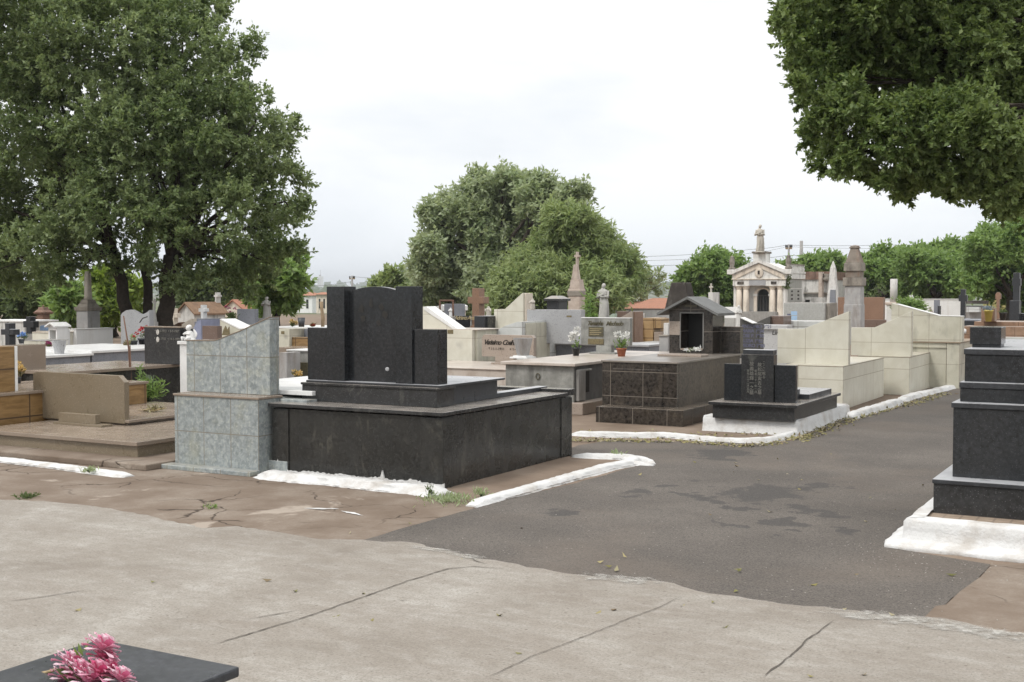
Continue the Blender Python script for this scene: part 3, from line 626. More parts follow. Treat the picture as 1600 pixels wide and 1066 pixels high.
# ---------------------------------------------------------------- the large black granite tomb
def part(name, mat, t, *boxes, bev=.004, label=None):
    mb = MB()
    for b_ in boxes: mb.box(*b_)
    return build(name, mb, M[mat], t, bev, label)
def black_tomb():
    cx, cy = gp(692, 764.5); x0 = ux(cy, 427.5, .3); y1 = vy(cx, 892, .3)
    zt = hz(cx, cy, 644.2); zs = hz(cx, cy, 650.5)
    t = thing('granite_tomb', 'large double black granite tomb with arched panel between square pillars', 'tomb', cx, cy)
    part('base', 'black_base', t, (x0, cx, cy, y1, 0, zs-.012))
    px0, px1, pyd = ux(cy, 452, .3), ux(cy, 658, .3), vy(cx, 705, .3)
    for b_ in ((x0-.006, px0, cy-.014, cy+.1, 0, zs-.02), (px1, cx+.012, cy-.014, pyd, 0, zs-.02), (cx-.1, cx+.010, vy(cx, 876, .3), y1+.006, 0, zs-.02)):
        part('corner_post', 'black_base', t, b_)
    part('top_slab', 'black', t, (x0-.03, cx+.03, cy-.04, y1-.12, zs, zt), bev=.006)
    part('end_block', 'black', t, (x0+.3, cx+.03, y1-.12, y1+.03, zs, zt+.03))
    xp, yp = gp(682.6, 637.7, zt); xq = ux(yp, 472, zt+.1); ye = vy(xp, 710, zt+.1)
    zp, zl = hz(xp, yp, 610.5), hz(xp, yp, 603)
    part('pedestal', 'black', t, (xq, xp, yp, ye, zt, zp))
    part('pedestal', 'black', t, (xq-.008, xp+.015, yp-.012, ye, zp, zl-.02))
    yl = vy(xp+.015, 789.5, zl)
    part('ledger', 'black_plain', t, (xq+.02, xp+.015, yp+.03, yl, zl-.02, zl), (xq+.06, xp-.04, ye, yl-.05, zt, zl-.02), bev=.005)
    xs, _ = gp(711, 628.5, zt); zq = hz(xs, ye, 624.5)
    part('side_plate', 'black_plain', t, (xp-.039, xs+.01, ye+.003, vy(xs, 839, zq), zt, zq), bev=.005)
    xw, yh = gp(683.5, 601.8, zl); zw = hz(xw, yh, 515.5); ywe = vy(xw, 699, 1.2)
    part('side_wing', 'star', t, (ux(yh, 645.5, 1.2), xw, yh, ywe, zl, zw), bev=.003)
    part('side_wing', 'star', t, (ux(yh, 480.5, 1.2), ux(yh, 512, 1.2), yh, ywe, zl, zw), bev=.003)
    yf = yh-.025; xr1 = ux(yf, 643.5, 1.3); ype = vy(xr1, 661, 1.4); zpl = hz(ux(yf, 577, 1.3), yf, 447.6)
    part('pillar', 'star', t, (ux(yf, 618, 1.3), xr1, yf, ype, zl, zpl), bev=.003)
    xl1 = ux(yf, 538, 1.3); part('pillar', 'star', t, (ux(yf, 510.5, 1.3), xl1, yf, ype, zl, zpl), bev=.003)
    yn = vy(xl1, 546, 1.2); xa, xb = xl1-.04, ux(yf, 618, 1.3)+.04; xm = (ux(yn, 546, 1.2)+ux(yn, 619, 1.2))/2
    za, zc = hz(xm, yn, 466), hz(xm, yn, 448); hw = (xb-xa)/2; xc = (xa+xb)/2
    prof = [(xa, zl), (xb, zl), (xb, za)]+[(xc+hw*cos(pi*k/16), za+(zc-za)*sin(pi*k/16)) for k in range(1, 16)]+[(xa, za)]
    pn = build('arched_panel', MB().pxz(prof, yn, ype-.03), M['star'], t, .003)
    rr = random.Random(5)
    sp = MB(); n = 90; top = []
    for k in range(n+1):
        z = .045+.006*sin(k*.35)+rr.uniform(-.006, .008)+(.09*rr.random() if k in (1, 3, 60, 74) else 0); top.append((x0+(cx-x0)*k/n, z))
    sp.pxz([(x0, 0)]+top+[(cx+.02, .05), (cx+.02, 0)], cy-.018, cy-.002); build('whitewash_splash', sp, M['white'], t)
    for (u, w, r) in ((565, 484, .035), (568, 497, .03), (580, 474, .03), (596, 480, .028), (602, 492, .03), (592, 505, .025)):
        x, z = ux(yn, u, 1.3), hz(ux(yn, u, 1.3), yn, w); n = 9
        mb = MB(); mb.add([(x+r*rr.uniform(.5, 1.2)*cos(2*pi*k/n), yn-.003, z+r*rr.uniform(.6, 1.6)*sin(2*pi*k/n)) for k in range(n)], [tuple(range(n))])
        build('glue_stain', mb, M['gluestain'], pn)
    build('chip', MB().ball(ux(yn, 605, 1), yn, hz(ux(yn, 605, 1), yn, 577), .022, .006, .018), M['greygran'], pn)
M['gluestain'] = plain('old_glue_stain', (.019,.0165,.012), .4, (.011,.0105,.0095), 30)
black_tomb()
# ---------------------------------------------------------------- grey green tiled tomb
def green_tomb():
    cx, cy = gp(404.5, 742.6); x0 = ux(cy, 273, .3); zt = hz(cx, cy, 621.5); y1 = cy+2.3
    t = thing('tiled_tomb', 'grey green tiled tomb with a tall wedge shaped headboard rising to the right', 'tomb', cx, cy)
    part('base', 'greentile', t, (x0, cx, cy, y1, 0, zt-.02))
    part('base_ledge', 'browntop', t, (x0-.008, cx+.012, cy-.012, cy+.32, zt-.02, zt))
    part('apron', 'greentile', t, (ux(cy-.13, 232, 0), cx+.02, cy-.14, cy, 0, .045), bev=.008)
    part('side_step', 'greentile', t, (cx, cx+.32, cy+.28, y1, 0, zt-.03), (cx, cx+.22, cy+.12, cy+.28, 0, .12), bev=.006)
    bx, by = gp(421.5, 618.2, zt); ye = vy(bx, 436, .9); P = []
    for u, w in ((291.5, 616), (421.5, 618.2), (422, 496.5), (376, 517.8), (359.5, 524), (343, 530.5), (336, 532.8), (291.5, 532.8)):
        x = ux(by, u, .9); P.append((x, max(zt, hz(x, by, w))))
    P[0] = (P[0][0], zt)
    build('wedge_headboard', MB().pxz(P, by, ye), M['greentile'], t, .004)
    mb = MB(); n = len(P)
    for i in range(2, n-1):
        (xa, za), (xb, zb) = P[i], P[i+1]; mb.pxz([(xa, za), (xa, za+.008), (xb, zb+.008), (xb, zb)], by-.004, ye+.004)
    build('edge_strip', mb, M['browntop'], t)
    part('marble_top', 'whitemarble', t, (x0-.02, bx+.36, ye+.02, y1+.04, zt, zt+.04))
green_tomb()
# ---------------------------------------------------------------- low brown granite tomb, left
def brown_tomb():
    cx, cy = gp(215, 724.6); x0 = -10.86; zt, zs = hz(cx, cy, 690.5), hz(cx, cy, 697); y1 = gp(240, 626, zt+.06)[1]
    t = thing('brown_granite_tomb', 'low brown granite tomb with an upright slab clipped at its right corner', 'tomb', cx, cy)
    part('base', 'brown', t, (x0, cx, cy, y1, .05, zs))
    gx, gy = gp(228, 737); part('footing', 'strip', t, (x0-.1, gx, gy, y1+.1, 0, .06), bev=.012)
    part('top_slab', 'browntop', t, (x0-.03, cx+.03, cy-.035, y1, zs, zt), bev=.004)
    hx, hy = gp(197.5, 665, zt)
    part('raised_ledger', 'browntop', t, (ux(hy, 60, zt), hx+.06, hy-.02, y1-.1, zt+.03, zt+.06), (ux(hy, 70, zt), hx+.0, hy+.02, y1-.15, zt, zt+.03), bev=.004)
    zb = zt+.06; P = []
    for u, w in ((54.5, None), (197, None), (197, 597.5), (188, 587), (62, 580.5), (54.5, 583)):
        x = ux(hy, u, .5); P.append((x, zb if w is None else hz(x, hy, w)))
    P[0] = (P[0][0], zt+.02); P[1] = (P[1][0], zt+.02)
    build('headstone', MB().pxz(P, hy-.022, hy+.045), M['brown'], t, .003)
    bx, by = gp(151, 667, zt); z1, z2 = hz(bx, by, 663.5), hz(bx, by, 649)
    part('book_rest', 'brown', t, (ux(by, 87, zt), ux(by, 162, zt), by-.03, by+.12, zt, z1), bev=.003)
    part('book_rest', 'brown', t, (ux(by, 91.5, zt), ux(by, 149, zt), by, by+.07, z1, z2), bev=.003)
    sx, sy = gp(234, 643, zb); d = thing('dried_bouquet', 'withered bouquet lying on the brown granite ledger', 'bouquet', sx, sy, zb)
    mb = MB(); 
    for k in range(7): mb.tube([(sx-.16+.01*k, sy-.03+.012*k, zb+.012), (sx+.02, sy+.01*k-.03, zb+.02), (sx+.16, sy-.08+.03*k, zb+.015+.004*k)], .004, 5)
    build('stems', mb, M['wicker'], d); sprig('wilted_leaves', sx+.05, sy, zb+.01, .12, .03, 60, .06, M['litter'], d, .3, .1)
brown_tomb()
# ---------------------------------------------------------------- ochre tiled tomb at the left edge
def ochre_tomb():
    z = .535; xa, ya = gp(54, 611.5, z); xb, yb = gp(228, 595, z); cx = (xa+xb)/2
    y0, y1 = vy(cx, -60, z), vy(cx, 229, z)
    t = thing('ochre_tiled_tomb', 'ochre wood pattern tiled tomb at the left edge behind brown granite slab', 'tomb', cx, y0)
    part('base', 'orange', t, (cx-1.3, cx, y0, y1, 0, z-.03))
    part('top_slab', 'browntop', t, (cx-1.32, cx+.02, y0-.02, y1+.02, z-.03, z))
    ux1 = cx-.13; yy = vy(ux1, 26, .9); zt = hz(ux1, yy, 541)
    part('headboard', 'orange', t, (cx-1.2, ux1, y0, yy, z, zt)); part('edge_trim', 'whitetrim', t, (ux1, ux1+.012, yy-.03, yy+.004, z, zt))
ochre_tomb()
# ---------------------------------------------------------------- grey marble box tomb with headstone
def marble_tomb():
    cx, cy = gp(896, 648); x0 = ux(cy, 790, .5); zt, zs = hz(cx, cy, 568), hz(cx, cy, 572.5); y1 = gp(880, 545.5, zt)[1]
    t = thing('marble_tomb', 'grey veined marble box tomb with pinkish top behind the black tomb', 'tomb', cx, cy)
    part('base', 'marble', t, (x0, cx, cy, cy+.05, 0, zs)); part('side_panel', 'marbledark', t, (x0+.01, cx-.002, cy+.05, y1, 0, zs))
    part('top_slab', 'pinktop', t, (x0-.05, cx+.05, cy-.06, y1, zs, zt), bev=.006)
    part('footing', 'pink', t, (cx-.02, cx+.16, cy-.05, cy+1.5, 0, .16), bev=.01)
    ring = MB(); x, z = ux(cy, 841, .5), hz(ux(cy, 841, .5), cy, 588)
    ring.tube([(x+.03*cos(a), cy-.012, z+.04*sin(a)) for a in np.linspace(0, 2*pi, 13)], .006, 6); build('ring_handle', ring, M['bronze'], t)
    yv = vy(cx, 899, .3); mb = MB(); z0, z1 = .17, .17+.42
    mb.box(cx, cx+.05, yv, yv+.22, z0, z1); mb.box(cx, cx+.05, yv+.22, yv+.42, z1-.03, z1); build('broken_niche', mb, M['greycem'], t, .01)
    part('niche_hole', 'dark', t, (cx, cx+.006, yv+.22, yv+.42, z0+.1, z1-.03), bev=0)
    ym = gp(945, 553, zt)[1]; sx0, sx1 = ux(ym, 908, 1), ux(ym, 984.5, 1); zb, zh = hz((sx0+sx1)/2, ym, 540), hz((sx0+sx1)/2, ym, 497.5)
    part('headstone_foot', 'marble', t, (ux(ym, 932, 1), ux(ym, 956, 1), ym-.02, ym+.1, zt, zb), (ux(ym, 924, 1), ux(ym, 964, 1), ym-.08, ym+.15, zt, zt+.025))
    h = part('headstone', 'marble', t, (sx0, sx1, ym, ym+.09, zb, zh))
    part('top_edge', 'whitemarble', h, (sx0-.005, sx1+.005, ym-.005, ym+.095, zh, zh+.012))
    def pq(a, b_, c, d, m): part('plaque', m, h, (ux(ym, a, 1), ux(ym, b_, 1), ym-.012, ym, hz(sx0, ym, d), hz(sx0, ym, c)), bev=.002)
    pq(920, 943, 510.5, 525.5, 'bronze'); pq(919, 943.5, 529, 537.8, 'brass')
    zz = hz(sx0, ym, 508); s = hz(sx0, ym, 500.5)-zz
    text(h, 'Teresinha', ux(ym, 929.5, 1), ym-.003, zz, s*1.2, M['bronze'], shear=.45, spacing=.75, off=.003); text(h, 'Machado', ux(ym, 960, 1), ym-.003, zz, s*1.2, M['bronze'], shear=.45, spacing=.85, off=.003)
    for yy, n in ((ym-.0145, 4),):
        for k in range(4): part('plaque_line', 'gold', h, (ux(ym, 922, 1), ux(ym, 940-k % 2*3, 1), yy, yy+.002, hz(sx0, ym, 514+k*2.8), hz(sx0, ym, 513.2+k*2.8)), bev=0)
    return cx, cy, zt, ym
M['pinktop'] = stone('dusty_pinkish_marble_top', (.42,.36,.31), (.56,.51,.46), (.26,.20,.16), .5, .3, 3, False, .03)
QX, QY, QZ, QM = marble_tomb()
def place_row(px, pyb, z): return gp(px, pyb, z)
x, y = gp(817, 559.5, QZ); t = thing('stone_vase', 'empty grey marble vase in front of the lettered brown slab', 'vase', x, y, QZ)
k = (hz(x, y, 528.5)-QZ); build('bowl', MB().lathe(x, y, [(k*.29, QZ+k*.12), (k*.34, QZ+k*.3), (k*.5, QZ+k), (k*.44, QZ+k), (k*.3, QZ+k*.4)], 8, False), M['weathlight'], t); build('foot', MB().frus(x, y, QZ, QZ+k*.07, k*.5, k*.48).frus(x, y, QZ+k*.07, QZ+k*.13, k*.38, k*.36), M['whitemarble'], t)
x, y = gp(900, 556, QZ); potted('potted_flowers', 'white lilies in a small black pot on the grey marble tomb', x, y, QZ, .062, .12, 'blackpot', 'petalwhite', 7, .065, .06, .24, nl=24)
x, y = gp(971, 557, QZ); potted('potted_flowers', 'white blooms with green leaves in a terracotta pot', x, y, QZ, .075, .12, 'terracotta', 'petalwhite', 9, .06, .085, .2, nl=90)
# ---------------------------------------------------------------- dark swirl tiled tomb with little stone house
def swirl_tomb():
    cx, cy = gp(1058, 662); x0 = ux(cy, 941, .5); y1 = vy(cx, 1156, .5); zt = hz(cx, cy, 566)
    t = thing('swirl_tiled_tomb', 'dark brown swirl tiled box tomb carrying a small house shrine', 'tomb', cx, cy)
    part('base', 'darktile', t, (x0, cx-.004, cy, cy+.06, 0, zt-.025)); part('side_panel', 'darktile2', t, (x0+.01, cx, cy+.06, y1, 0, zt-.025))
    part('front_tablet', 'darktile', t, (ux(cy, 958, .5), ux(cy, 1036, .5), cy-.015, cy, hz(cx, cy, 637), hz(cx, cy, 579)))
    fx, fy = gp(1067, 667.5); part('footing', 'darktile', t, (ux(fy, 931, .2), fx, fy, y1-.2, 0, hz(fx, fy, 642)))
    part('top_slab', 'duststone', t, (x0-.015, cx+.015, cy-.015, y1+.02, zt-.025, zt), bev=.005)
    lx, ly = gp(1062, 557.5, zt); part('cover_plate', 'pink', t, (lx-.32, lx+.3, ly, ly+.3, zt, zt+.03), bev=.005)
    return x0, cx, cy, y1, zt
M['duststone'] = stone('dusty_dark_slab', (.17,.15,.13), (.27,.24,.21), (.09,.08,.07), .5, .3, 3, False, .03)
RX0, RX1, RY0, RY1, RZ = swirl_tomb()
def house_shrine():
    x1, y0 = gp(1113, 553.5, RZ)[0], gp(1113, 553.5, RZ)[1]; x0 = ux(y0, 1046, 1.3); y1 = vy(x1, 1131, 1.3)
    ze = hz(x1, y0, 486); za = hz((x0+x1)/2, y0, 467.5); xm = (x0+x1)/2; w = x1-x0
    t = thing('house_shrine', 'small dark tiled house shrine with open doorway and grey gabled roof', 'shrine', xm, y0, RZ)
    a, b_ = ux(y0, 1064, 1.3), ux(y0, 1098.5, 1.3); zd0, zd = RZ+.07, hz(x1, y0, 490)
    mb = MB().box(x0, a, y0, y1, RZ, ze).box(b_, x1, y0, y1, RZ, ze).box(a, b_, y0, y1, RZ, zd0).box(a, b_, y1-.06, y1, zd0, ze).box(a, b_, y0, y1-.06, zd, ze)
    mb.pxz([(x0, ze), (x1, ze), (xm, za)], y0, y1); build('wall', mb, M['darktile'], t)
    part('patch_tile', 'pink', t, (x0+.002, a-.005, y0-.006, y0, RZ+(ze-RZ)*.43, RZ+(ze-RZ)*.75), bev=0)
    part('interior', 'dark', t, (a-.005, b_+.005, y0+.3, y0+.31, zd0, zd), bev=0)
    for m_ in ((a-.012, a, y0-.012, y0, zd0, zd), (b_, b_+.014, y0-.012, y0, zd0, zd), (a-.012, b_+.014, y0-.012, y0, zd, zd+.012)): part('door_frame', 'steel', t, m_, bev=0)
    part('sill', 'pink', t, (a, b_, y0-.02, y0+.25, zd0-.02, zd0+.001), bev=0)
    o = .13; sl = (za-ze)/(w/2); mb = MB()
    mb.pxz([(xm, za+.035), (xm, za), (x1+o, ze-o*sl), (x1+o, ze-o*sl+.035)], y0-.16, y1+.1); mb.pxz([(xm, za+.035), (x0-o, ze-o*sl+.035), (x0-o, ze-o*sl), (xm, za)], y0-.16, y1+.1)
    build('roof', mb, M['roofgrey'], t)
    z = hz(xm, y0, 478); part('name_plate', 'bronze', t, (xm-.09, xm+.09, y0-.008, y0, z-.015, z+.015), bev=0)
    y = y0+.25; xa, xb = x1+.02, ux(y0+.3, 1157, 1.3); zw = hz(xa, y0+.3, 512)
    u = thing('tiled_wing_wall', 'dark brown swirl tiled wing wall right of the house shrine', 'wall', xa, y0+.3, RZ); part('wall', 'darktile', u, (xa, xb, y0+.3, y0+.42, RZ, zw)); part('coping', 'darktile2', u, (xa, xb+.004, y0+.296, y0+.424, zw, zw+.015))
    fx, fy = gp(1081, 552, RZ+.07); f = thing('cloth_flowers', 'small white cloth flowers lying in the shrine doorway', 'flowers', fx, fy, RZ+.07)
    blooms('blossom', [(fx-.06, fy, RZ+.1), (fx+.04, fy, RZ+.11), (fx+.1, fy+.02, RZ+.12)], .06, 12, M['petalwhite'], f); sprig('leaves', fx, fy, RZ+.08, .06, .03, 16, .06, M['leafG'], f)
house_shrine()
# ---------------------------------------------------------------- small black tomb with vertical inscription
def kanji_tomb():
    gx, gy = gp(1246, 681); hk = hz(gx, gy, 657.5); x0 = ux(gy, 1098, .1); yk = vy(gx, 1327, .1)
    mb = MB(); rr = random.Random(3)
    def wob(a, b_, n): return [a+(b_-a)*i/n for i in range(n+1)]
    prof = [(0, .0), (0, .35), (.006, .8), (.03, 1.0)]
    p = MB(); xs = wob(x0, gx, 30); ys = wob(gy, yk, 40); path = [(x, gy, 0, -1) for x in xs]+[(gx, y, 1, 0) for y in ys[1:]]
    vs = []
    for (x, y, nx, ny) in path:
        w = .5*(w if vs else 0)+rr.uniform(-.004, .004)
        for k, (off, z) in enumerate(((.03, 0), (.012, .2), (0, .5), (-.006, .85), (-.035, 1.0), (-.30, 1.0))):
            q = off+w+rr.uniform(-.002, .002); vs.append((min(x+(nx*q if nx else 0), gx+.04) if not ny else x, y+ny*q if ny else y, hk*z*(1+rr.uniform(-.02, .02))))
    m = 6; n = len(path); p.add(vs, [(i*m+k, (i+1)*m+k, (i+1)*m+k+1, i*m+k+1) for i in range(n-1) for k in range(m-1)], True)
    p.box(x0+.02, gx-.02, gy+.02, yk-.02, 0, hk-.004)
    t = thing('small_black_tomb', 'small black stone tomb with columns of vertical writing on a white plinth', 'tomb', gx, gy)
    build('plinth', p, M['white'], t)
    bx, by = gp(1241, 658, hk); a0 = ux(by, 1113.5, .3); yb = vy(bx, 1308, .3); zt, zs = hz(bx, by, 633), hz(bx, by, 638)
    part('base', 'black', t, (a0, bx, by, yb, hk-.01, zs)); part('top_slab', 'black', t, (a0-.04, bx+.04, by-.04, yb+.03, zs, zt))
    wx, wy = gp(1243, 630.5, zt); zw = hz(wx, wy, 571.5); we = vy(wx, 1246.5, .6)
    part('side_wing', 'star', t, (ux(wy, 1210.5, .6), wx, wy, we, zt, zw), bev=.003); part('side_wing', 'star', t, (ux(wy, 1131.5, .6), ux(wy, 1158.5, .6), wy, we, zt, zw), bev=.003)
    c0, c1 = ux(wy, 1159, .6), ux(wy, 1209.5, .6); zc = hz(c0, wy, 553.5); yf = wy-.025
    pn = part('centre_panel', 'black', t, (c0, c1, yf, we+.03, zt, zc), bev=.003); part('panel_cap', 'black_plain', pn, (c0+.015, c1-.01, yf+.01, we+.05, zc, zc+.055))
    part('step', 'black_plain', t, (c0, c1+.14, we+.12, we+.5, zt, zt+.12), (c0, c1+.25, we+.5, yb-.1, zt, zt+.06))
    zz = lambda r: hz(c0, yf, r); xx = lambda u: ux(yf, u, .6)
    for u, r0, s, tx in ((1193.5, 563.5, .040, 'ここに眠る'), (1187, 566, .052, '故松尾寅吉之墓'), (1181, 577, .034, '昭和二十一年一月'), (1174.5, 565, .054, '故義雄輝一之墓'), (1169, 577, .034, '享年三十二才五月')):
        z = zz(r0)
        for k, ch in enumerate(tx): text(pn, ch, xx(u), yf-.002, z-s*1.02*(k+.8), s, M['silver'])
kanji_tomb()
# ---------------------------------------------------------------- cream tiled tombs along the lane
def cream(label, corner, l, r, rt, wl, wr, wflat, wtopL, wtopR, wbot, wside, mat='cream', side='cream'):
    cx, cy = gp(*corner); x0 = ux(cy, l, .4); y1 = vy(cx, r, .4); zt = hz(cx, cy, rt)
    t = thing('cream_tiled_tomb', label, 'tomb', cx, cy, 0, 'cream tiled tombs along the lane')
    part('base', mat, t, (x0, cx, cy, y1, 0, zt-.012)); part('top_edge', 'browncap', t, (x0-.004, cx+.004, cy-.004, y1+.004, zt-.012, zt-.004)); part('top', side, t, (x0, cx, cy, y1, zt-.004, zt+.004), bev=0)
    bx, by = gp(wr, wbot, zt); ye = vy(bx, wside, 1.0); P = []
    for u, w in ((wl, None), (wr, None), (wr, wtopR), (wflat, wtopL), (wl, wtopL)):
        x = ux(by, u, 1.0); P.append((x, zt if w is None else hz(x, by, w)))
    build('wedge_headboard', MB().pxz(P, by, ye), M[mat], t, .003)
    return cx, cy, x0, y1, zt, bx, by, ye
M['browncap'] = plain('brown_grout_edge', (.28,.22,.16), .8)
cream('cream tiled tomb with slanted headboard right beside the small black tomb', (1317, 641), 1228, 1381, 572.5, 1215, 1326, 1255, 514, 486.5, 570.5, 1329.5)
c2 = cream('cream tiled tomb with grey smears, second along the lane', (1420.5, 618), 1340, 1469, 558, 1330, 1425, 1366, 512, 486, 557.5, 1427, 'cream', 'creamdirty')
def cream_third():
    D = 20.2; x1, y0, _ = at(1500, 500, D); zt = hz(x1, y0, 535); x0 = ux(y0, 1380, .6); y1 = vy(x1, 1506, .6)+1.2
    t = thing('cream_tiled_tomb', 'tall stained cream tomb whose headboard slopes down to the right', 'tomb', x1, y0, 0, 'cream tiled tombs along the lane')
    part('base', 'creamdirty', t, (x0, ux(y0, 1478, .5), y0+.03, y1, 0, zt-.1)); part('pillar', 'creamdirty', t, (ux(y0, 1479, .5), x1, y0, y1, 0, zt-.02)); part('lintel', 'creamdirty', t, (x0, ux(y0, 1478.5, .5), y0+.005, y1, zt-.1, zt-.02)); part('slab', 'browncap', t, (x0, x1+.02, y0-.02, y1+.02, zt-.02, zt))
    P = []
    for u, w in ((1392, 535), (1503, 535), (1503, 495), (1467, 494), (1400, 476), (1392, 474)):
        x = ux(y0, u, 1.0); P.append((x, hz(x, y0, w) if w != 535 else zt))
    build('wedge_headboard', MB().pxz(P, y0+.03, y0+.25), M['creamdirty'], t, .003)
    mb = MB(); (xa, za), (xb, zb), (xc, zc) = P[2], P[3], P[4]; mb.pxz([(xb, zb), (xb, zb+.012), (xc, zc+.012), (xc, zc)], y0+.025, y0+.255).pxz([(xb, zb), (xb, zb+.012), (xa, za+.012), (xa, za)], y0+.025, y0+.255); build('edge_strip', mb, M['whitetrim'], t)
cream_third()
# ---------------------------------------------------------------- black tomb at the right edge
def right_tomb():
    px, py = gp(1411, 855); hk = hz(px, py, 809)
    bx, by = gp(1458, 797, hk); x1 = bx+2.2; y1 = by+2.6
    t = thing('stepped_black_tomb', 'tall stepped black star granite tomb on a high white plinth at the right edge', 'tomb', px, py)
    rr = random.Random(8); vs = []; path = [(px, y1+.3-(y1+.3-py)*i/40, -1, 0) for i in range(40)]+[(px+(x1+.3-px)*i/60, py, 0, -1) for i in range(61)]
    prof = ((.12, -.01), (.125, .10), (.10, .18), (.03, .25), (.006, .33), (0, .6), (-.004, .88), (-.025, .99), (-.11, 1.0)); m = len(prof); w = u = 0
    for (x, y, nx, ny) in path:
        w = w*.7+rr.uniform(-.007, .007); u = u*.8+rr.uniform(-.012, .012)
        for off, z in prof:
            q = (off*(1+ (u*6 if off > .03 else 0)))+w+rr.uniform(-.002, .002); dx, dy = nx*q, ny*q
            if (x, y) == (px, py): dx = -q*.75; dy = -q*.75
            vs.append((x+dx, y+dy, hk*z*(1+rr.uniform(-.012, .012))))
    p = MB(); n = len(path); p.add(vs, [(i*m+k, (i+1)*m+k, (i+1)*m+k+1, i*m+k+1) for i in range(n-1) for k in range(m-1)], True)
    build('plinth', p, M['white'], t); part('paving', 'brick', t, (px+.05, x1+.2, py+.05, y1+.2, .0, hk-.018), bev=0)
    def lvl(l, top, bot, prev_z, y, nm, mat, bev=.004, ov=None):
        xx, yy = gp(l, bot, prev_z) if y is None else (ux(y, l, prev_z+.2), y)
        z = hz(xx, yy, top); part(nm, mat, t, (xx, x1-(xx-bx), yy, y1-(yy-by), prev_z, z), bev=bev); return xx, yy, z
    zz = hk-.02
    X, Y, z = lvl(1458.6, 755, 797, zz, by, 'base', 'black'); X, Y, z = lvl(1457, 748.5, 0, z, by-.015, 'base_slab', 'black_plain', .005)
    X, Y, z = lvl(1488, 637, 745, z, None, 'body', 'star'); y_=Y; X, Y, z = lvl(1486.8, 629, 0, z, Y-.012, 'body_slab', 'black_plain')
    X, Y, z = lvl(1500, 606, 627.5, z, None, 'upper_body', 'star'); X, Y, z = lvl(1499.5, 597, 0, z, Y-.008, 'upper_slab', 'black_plain')
    X, Y, z = lvl(1507, 554, 596, z, None, 'crest', 'star'); X, Y, z = lvl(1506.5, 545, 0, z, Y-.008, 'crest_slab', 'black_plain')
    yy = Y+.25; a, b_ = ux(yy, 1518, 1.2), ux(yy, 1563, 1.2); zn = hz(a, yy, 538); part('neck', 'black_plain', t, (a, b_, yy+.02, yy+.2, z, zn))
    part('name_block', 'star', t, (ux(yy, 1515, 1.2), ux(yy, 1564, 1.2), yy, yy+.24, zn, hz(a, yy, 511)))
right_tomb()
# ---------------------------------------------------------------- dark slab and pink flowers close to the camera
def near_tomb():
    z = .42; x1, y1 = gp(375, 1041, z); x0, _ = gp(155, 983, z)
    x0 = ux(y1, 155, z); t = thing('low_dark_tomb', 'low dark polished tomb with a plain flat top nearest the camera', 'tomb', x1, y1)
    ya = y1; y0 = y1-1.9
    part('top_slab', 'black_plain2', t, (x0, x1, y0, ya, z-.035, z), bev=.008); part('base', 'black_base', t, (x0+.03, x1-.035, y0+.04, ya-.035, 0, z-.035))
    fx, fy = gp(140, 1066, z); f = thing('artificial_bouquet', 'pink and white artificial flowers in a wicker basket on dark slab', 'bouquet', fx, fy, z)
    def pt(px, py, d=0.0):
        X, Y = fx+d*(-SY), fy+d*CY; return (ux(Y, px, z+.1), Y, hz(ux(Y, px, z+.1), Y, py))
    for i, (px, py, r, d) in enumerate(((158, 1016, .040, 0), (160, 1030, .034, .02), (108, 1040, .038, -.02), (120, 1052, .036, -.05), (148, 1056, .040, -.06), (100, 1062, .034, -.04), (185, 1064, .036, -.03), (168, 1048, .03, 0), (135, 1068, .04, -.08))):
        c0 = pt(px, py, d); petal_heads('blossom', [(*c0, r*1.6)], M['petalduo'] if i % 3 != 1 else M['petalpink'], f, 64)
    mb = MB()
    for (a, b_) in (((150, 1075), (160, 1030)), ((130, 1078), (108, 1050)), ((140, 1080), (150, 1060)), ((160, 1078), (185, 1068))): mb.tube([pt(*a), pt((a[0]+b_[0])/2+3, (a[1]+b_[1])/2), pt(*b_)], .003, 6)
    build('stems', mb, M['leafstem'], f)
    sprig('leaves', *pt(140, 1062), .07, .03, 26, .05, M['leafG'], f, .4, .4); sprig('leaves', *pt(128, 1030), .006, .02, 3, .05, M['leafE'], f, .3, 1.5)
    mb = MB(); 
    mb.tube([pt(18, 1070, -.02), pt(30, 1058, -.02), pt(52, 1055), pt(72, 1051), pt(86, 1046)], [.006, .007, .007, .006, .005], 7)
    build('wicker_handle', mb, M['wicker'], f)
    w0 = pt(4, 1064); blooms('blossom', [w0, (w0[0]-.02, w0[1]-.02, w0[2]-.01)], .02, 30, M['petalwhite'], f, .3)
M['black_plain2'] = granite('dull_charcoal_slab', (.026,.029,.034), (.040,.043,.049), (.10,.10,.10), .3, 160, .06, None, (.07,.07,.072), .3)
M['leafstem'] = plain('plastic_stem', (.05,.08,.03), .6)
M['petalduo'] = petal('rose_to_pale_petals', (.70,.15,.30), (.90,.76,.82))
near_tomb()
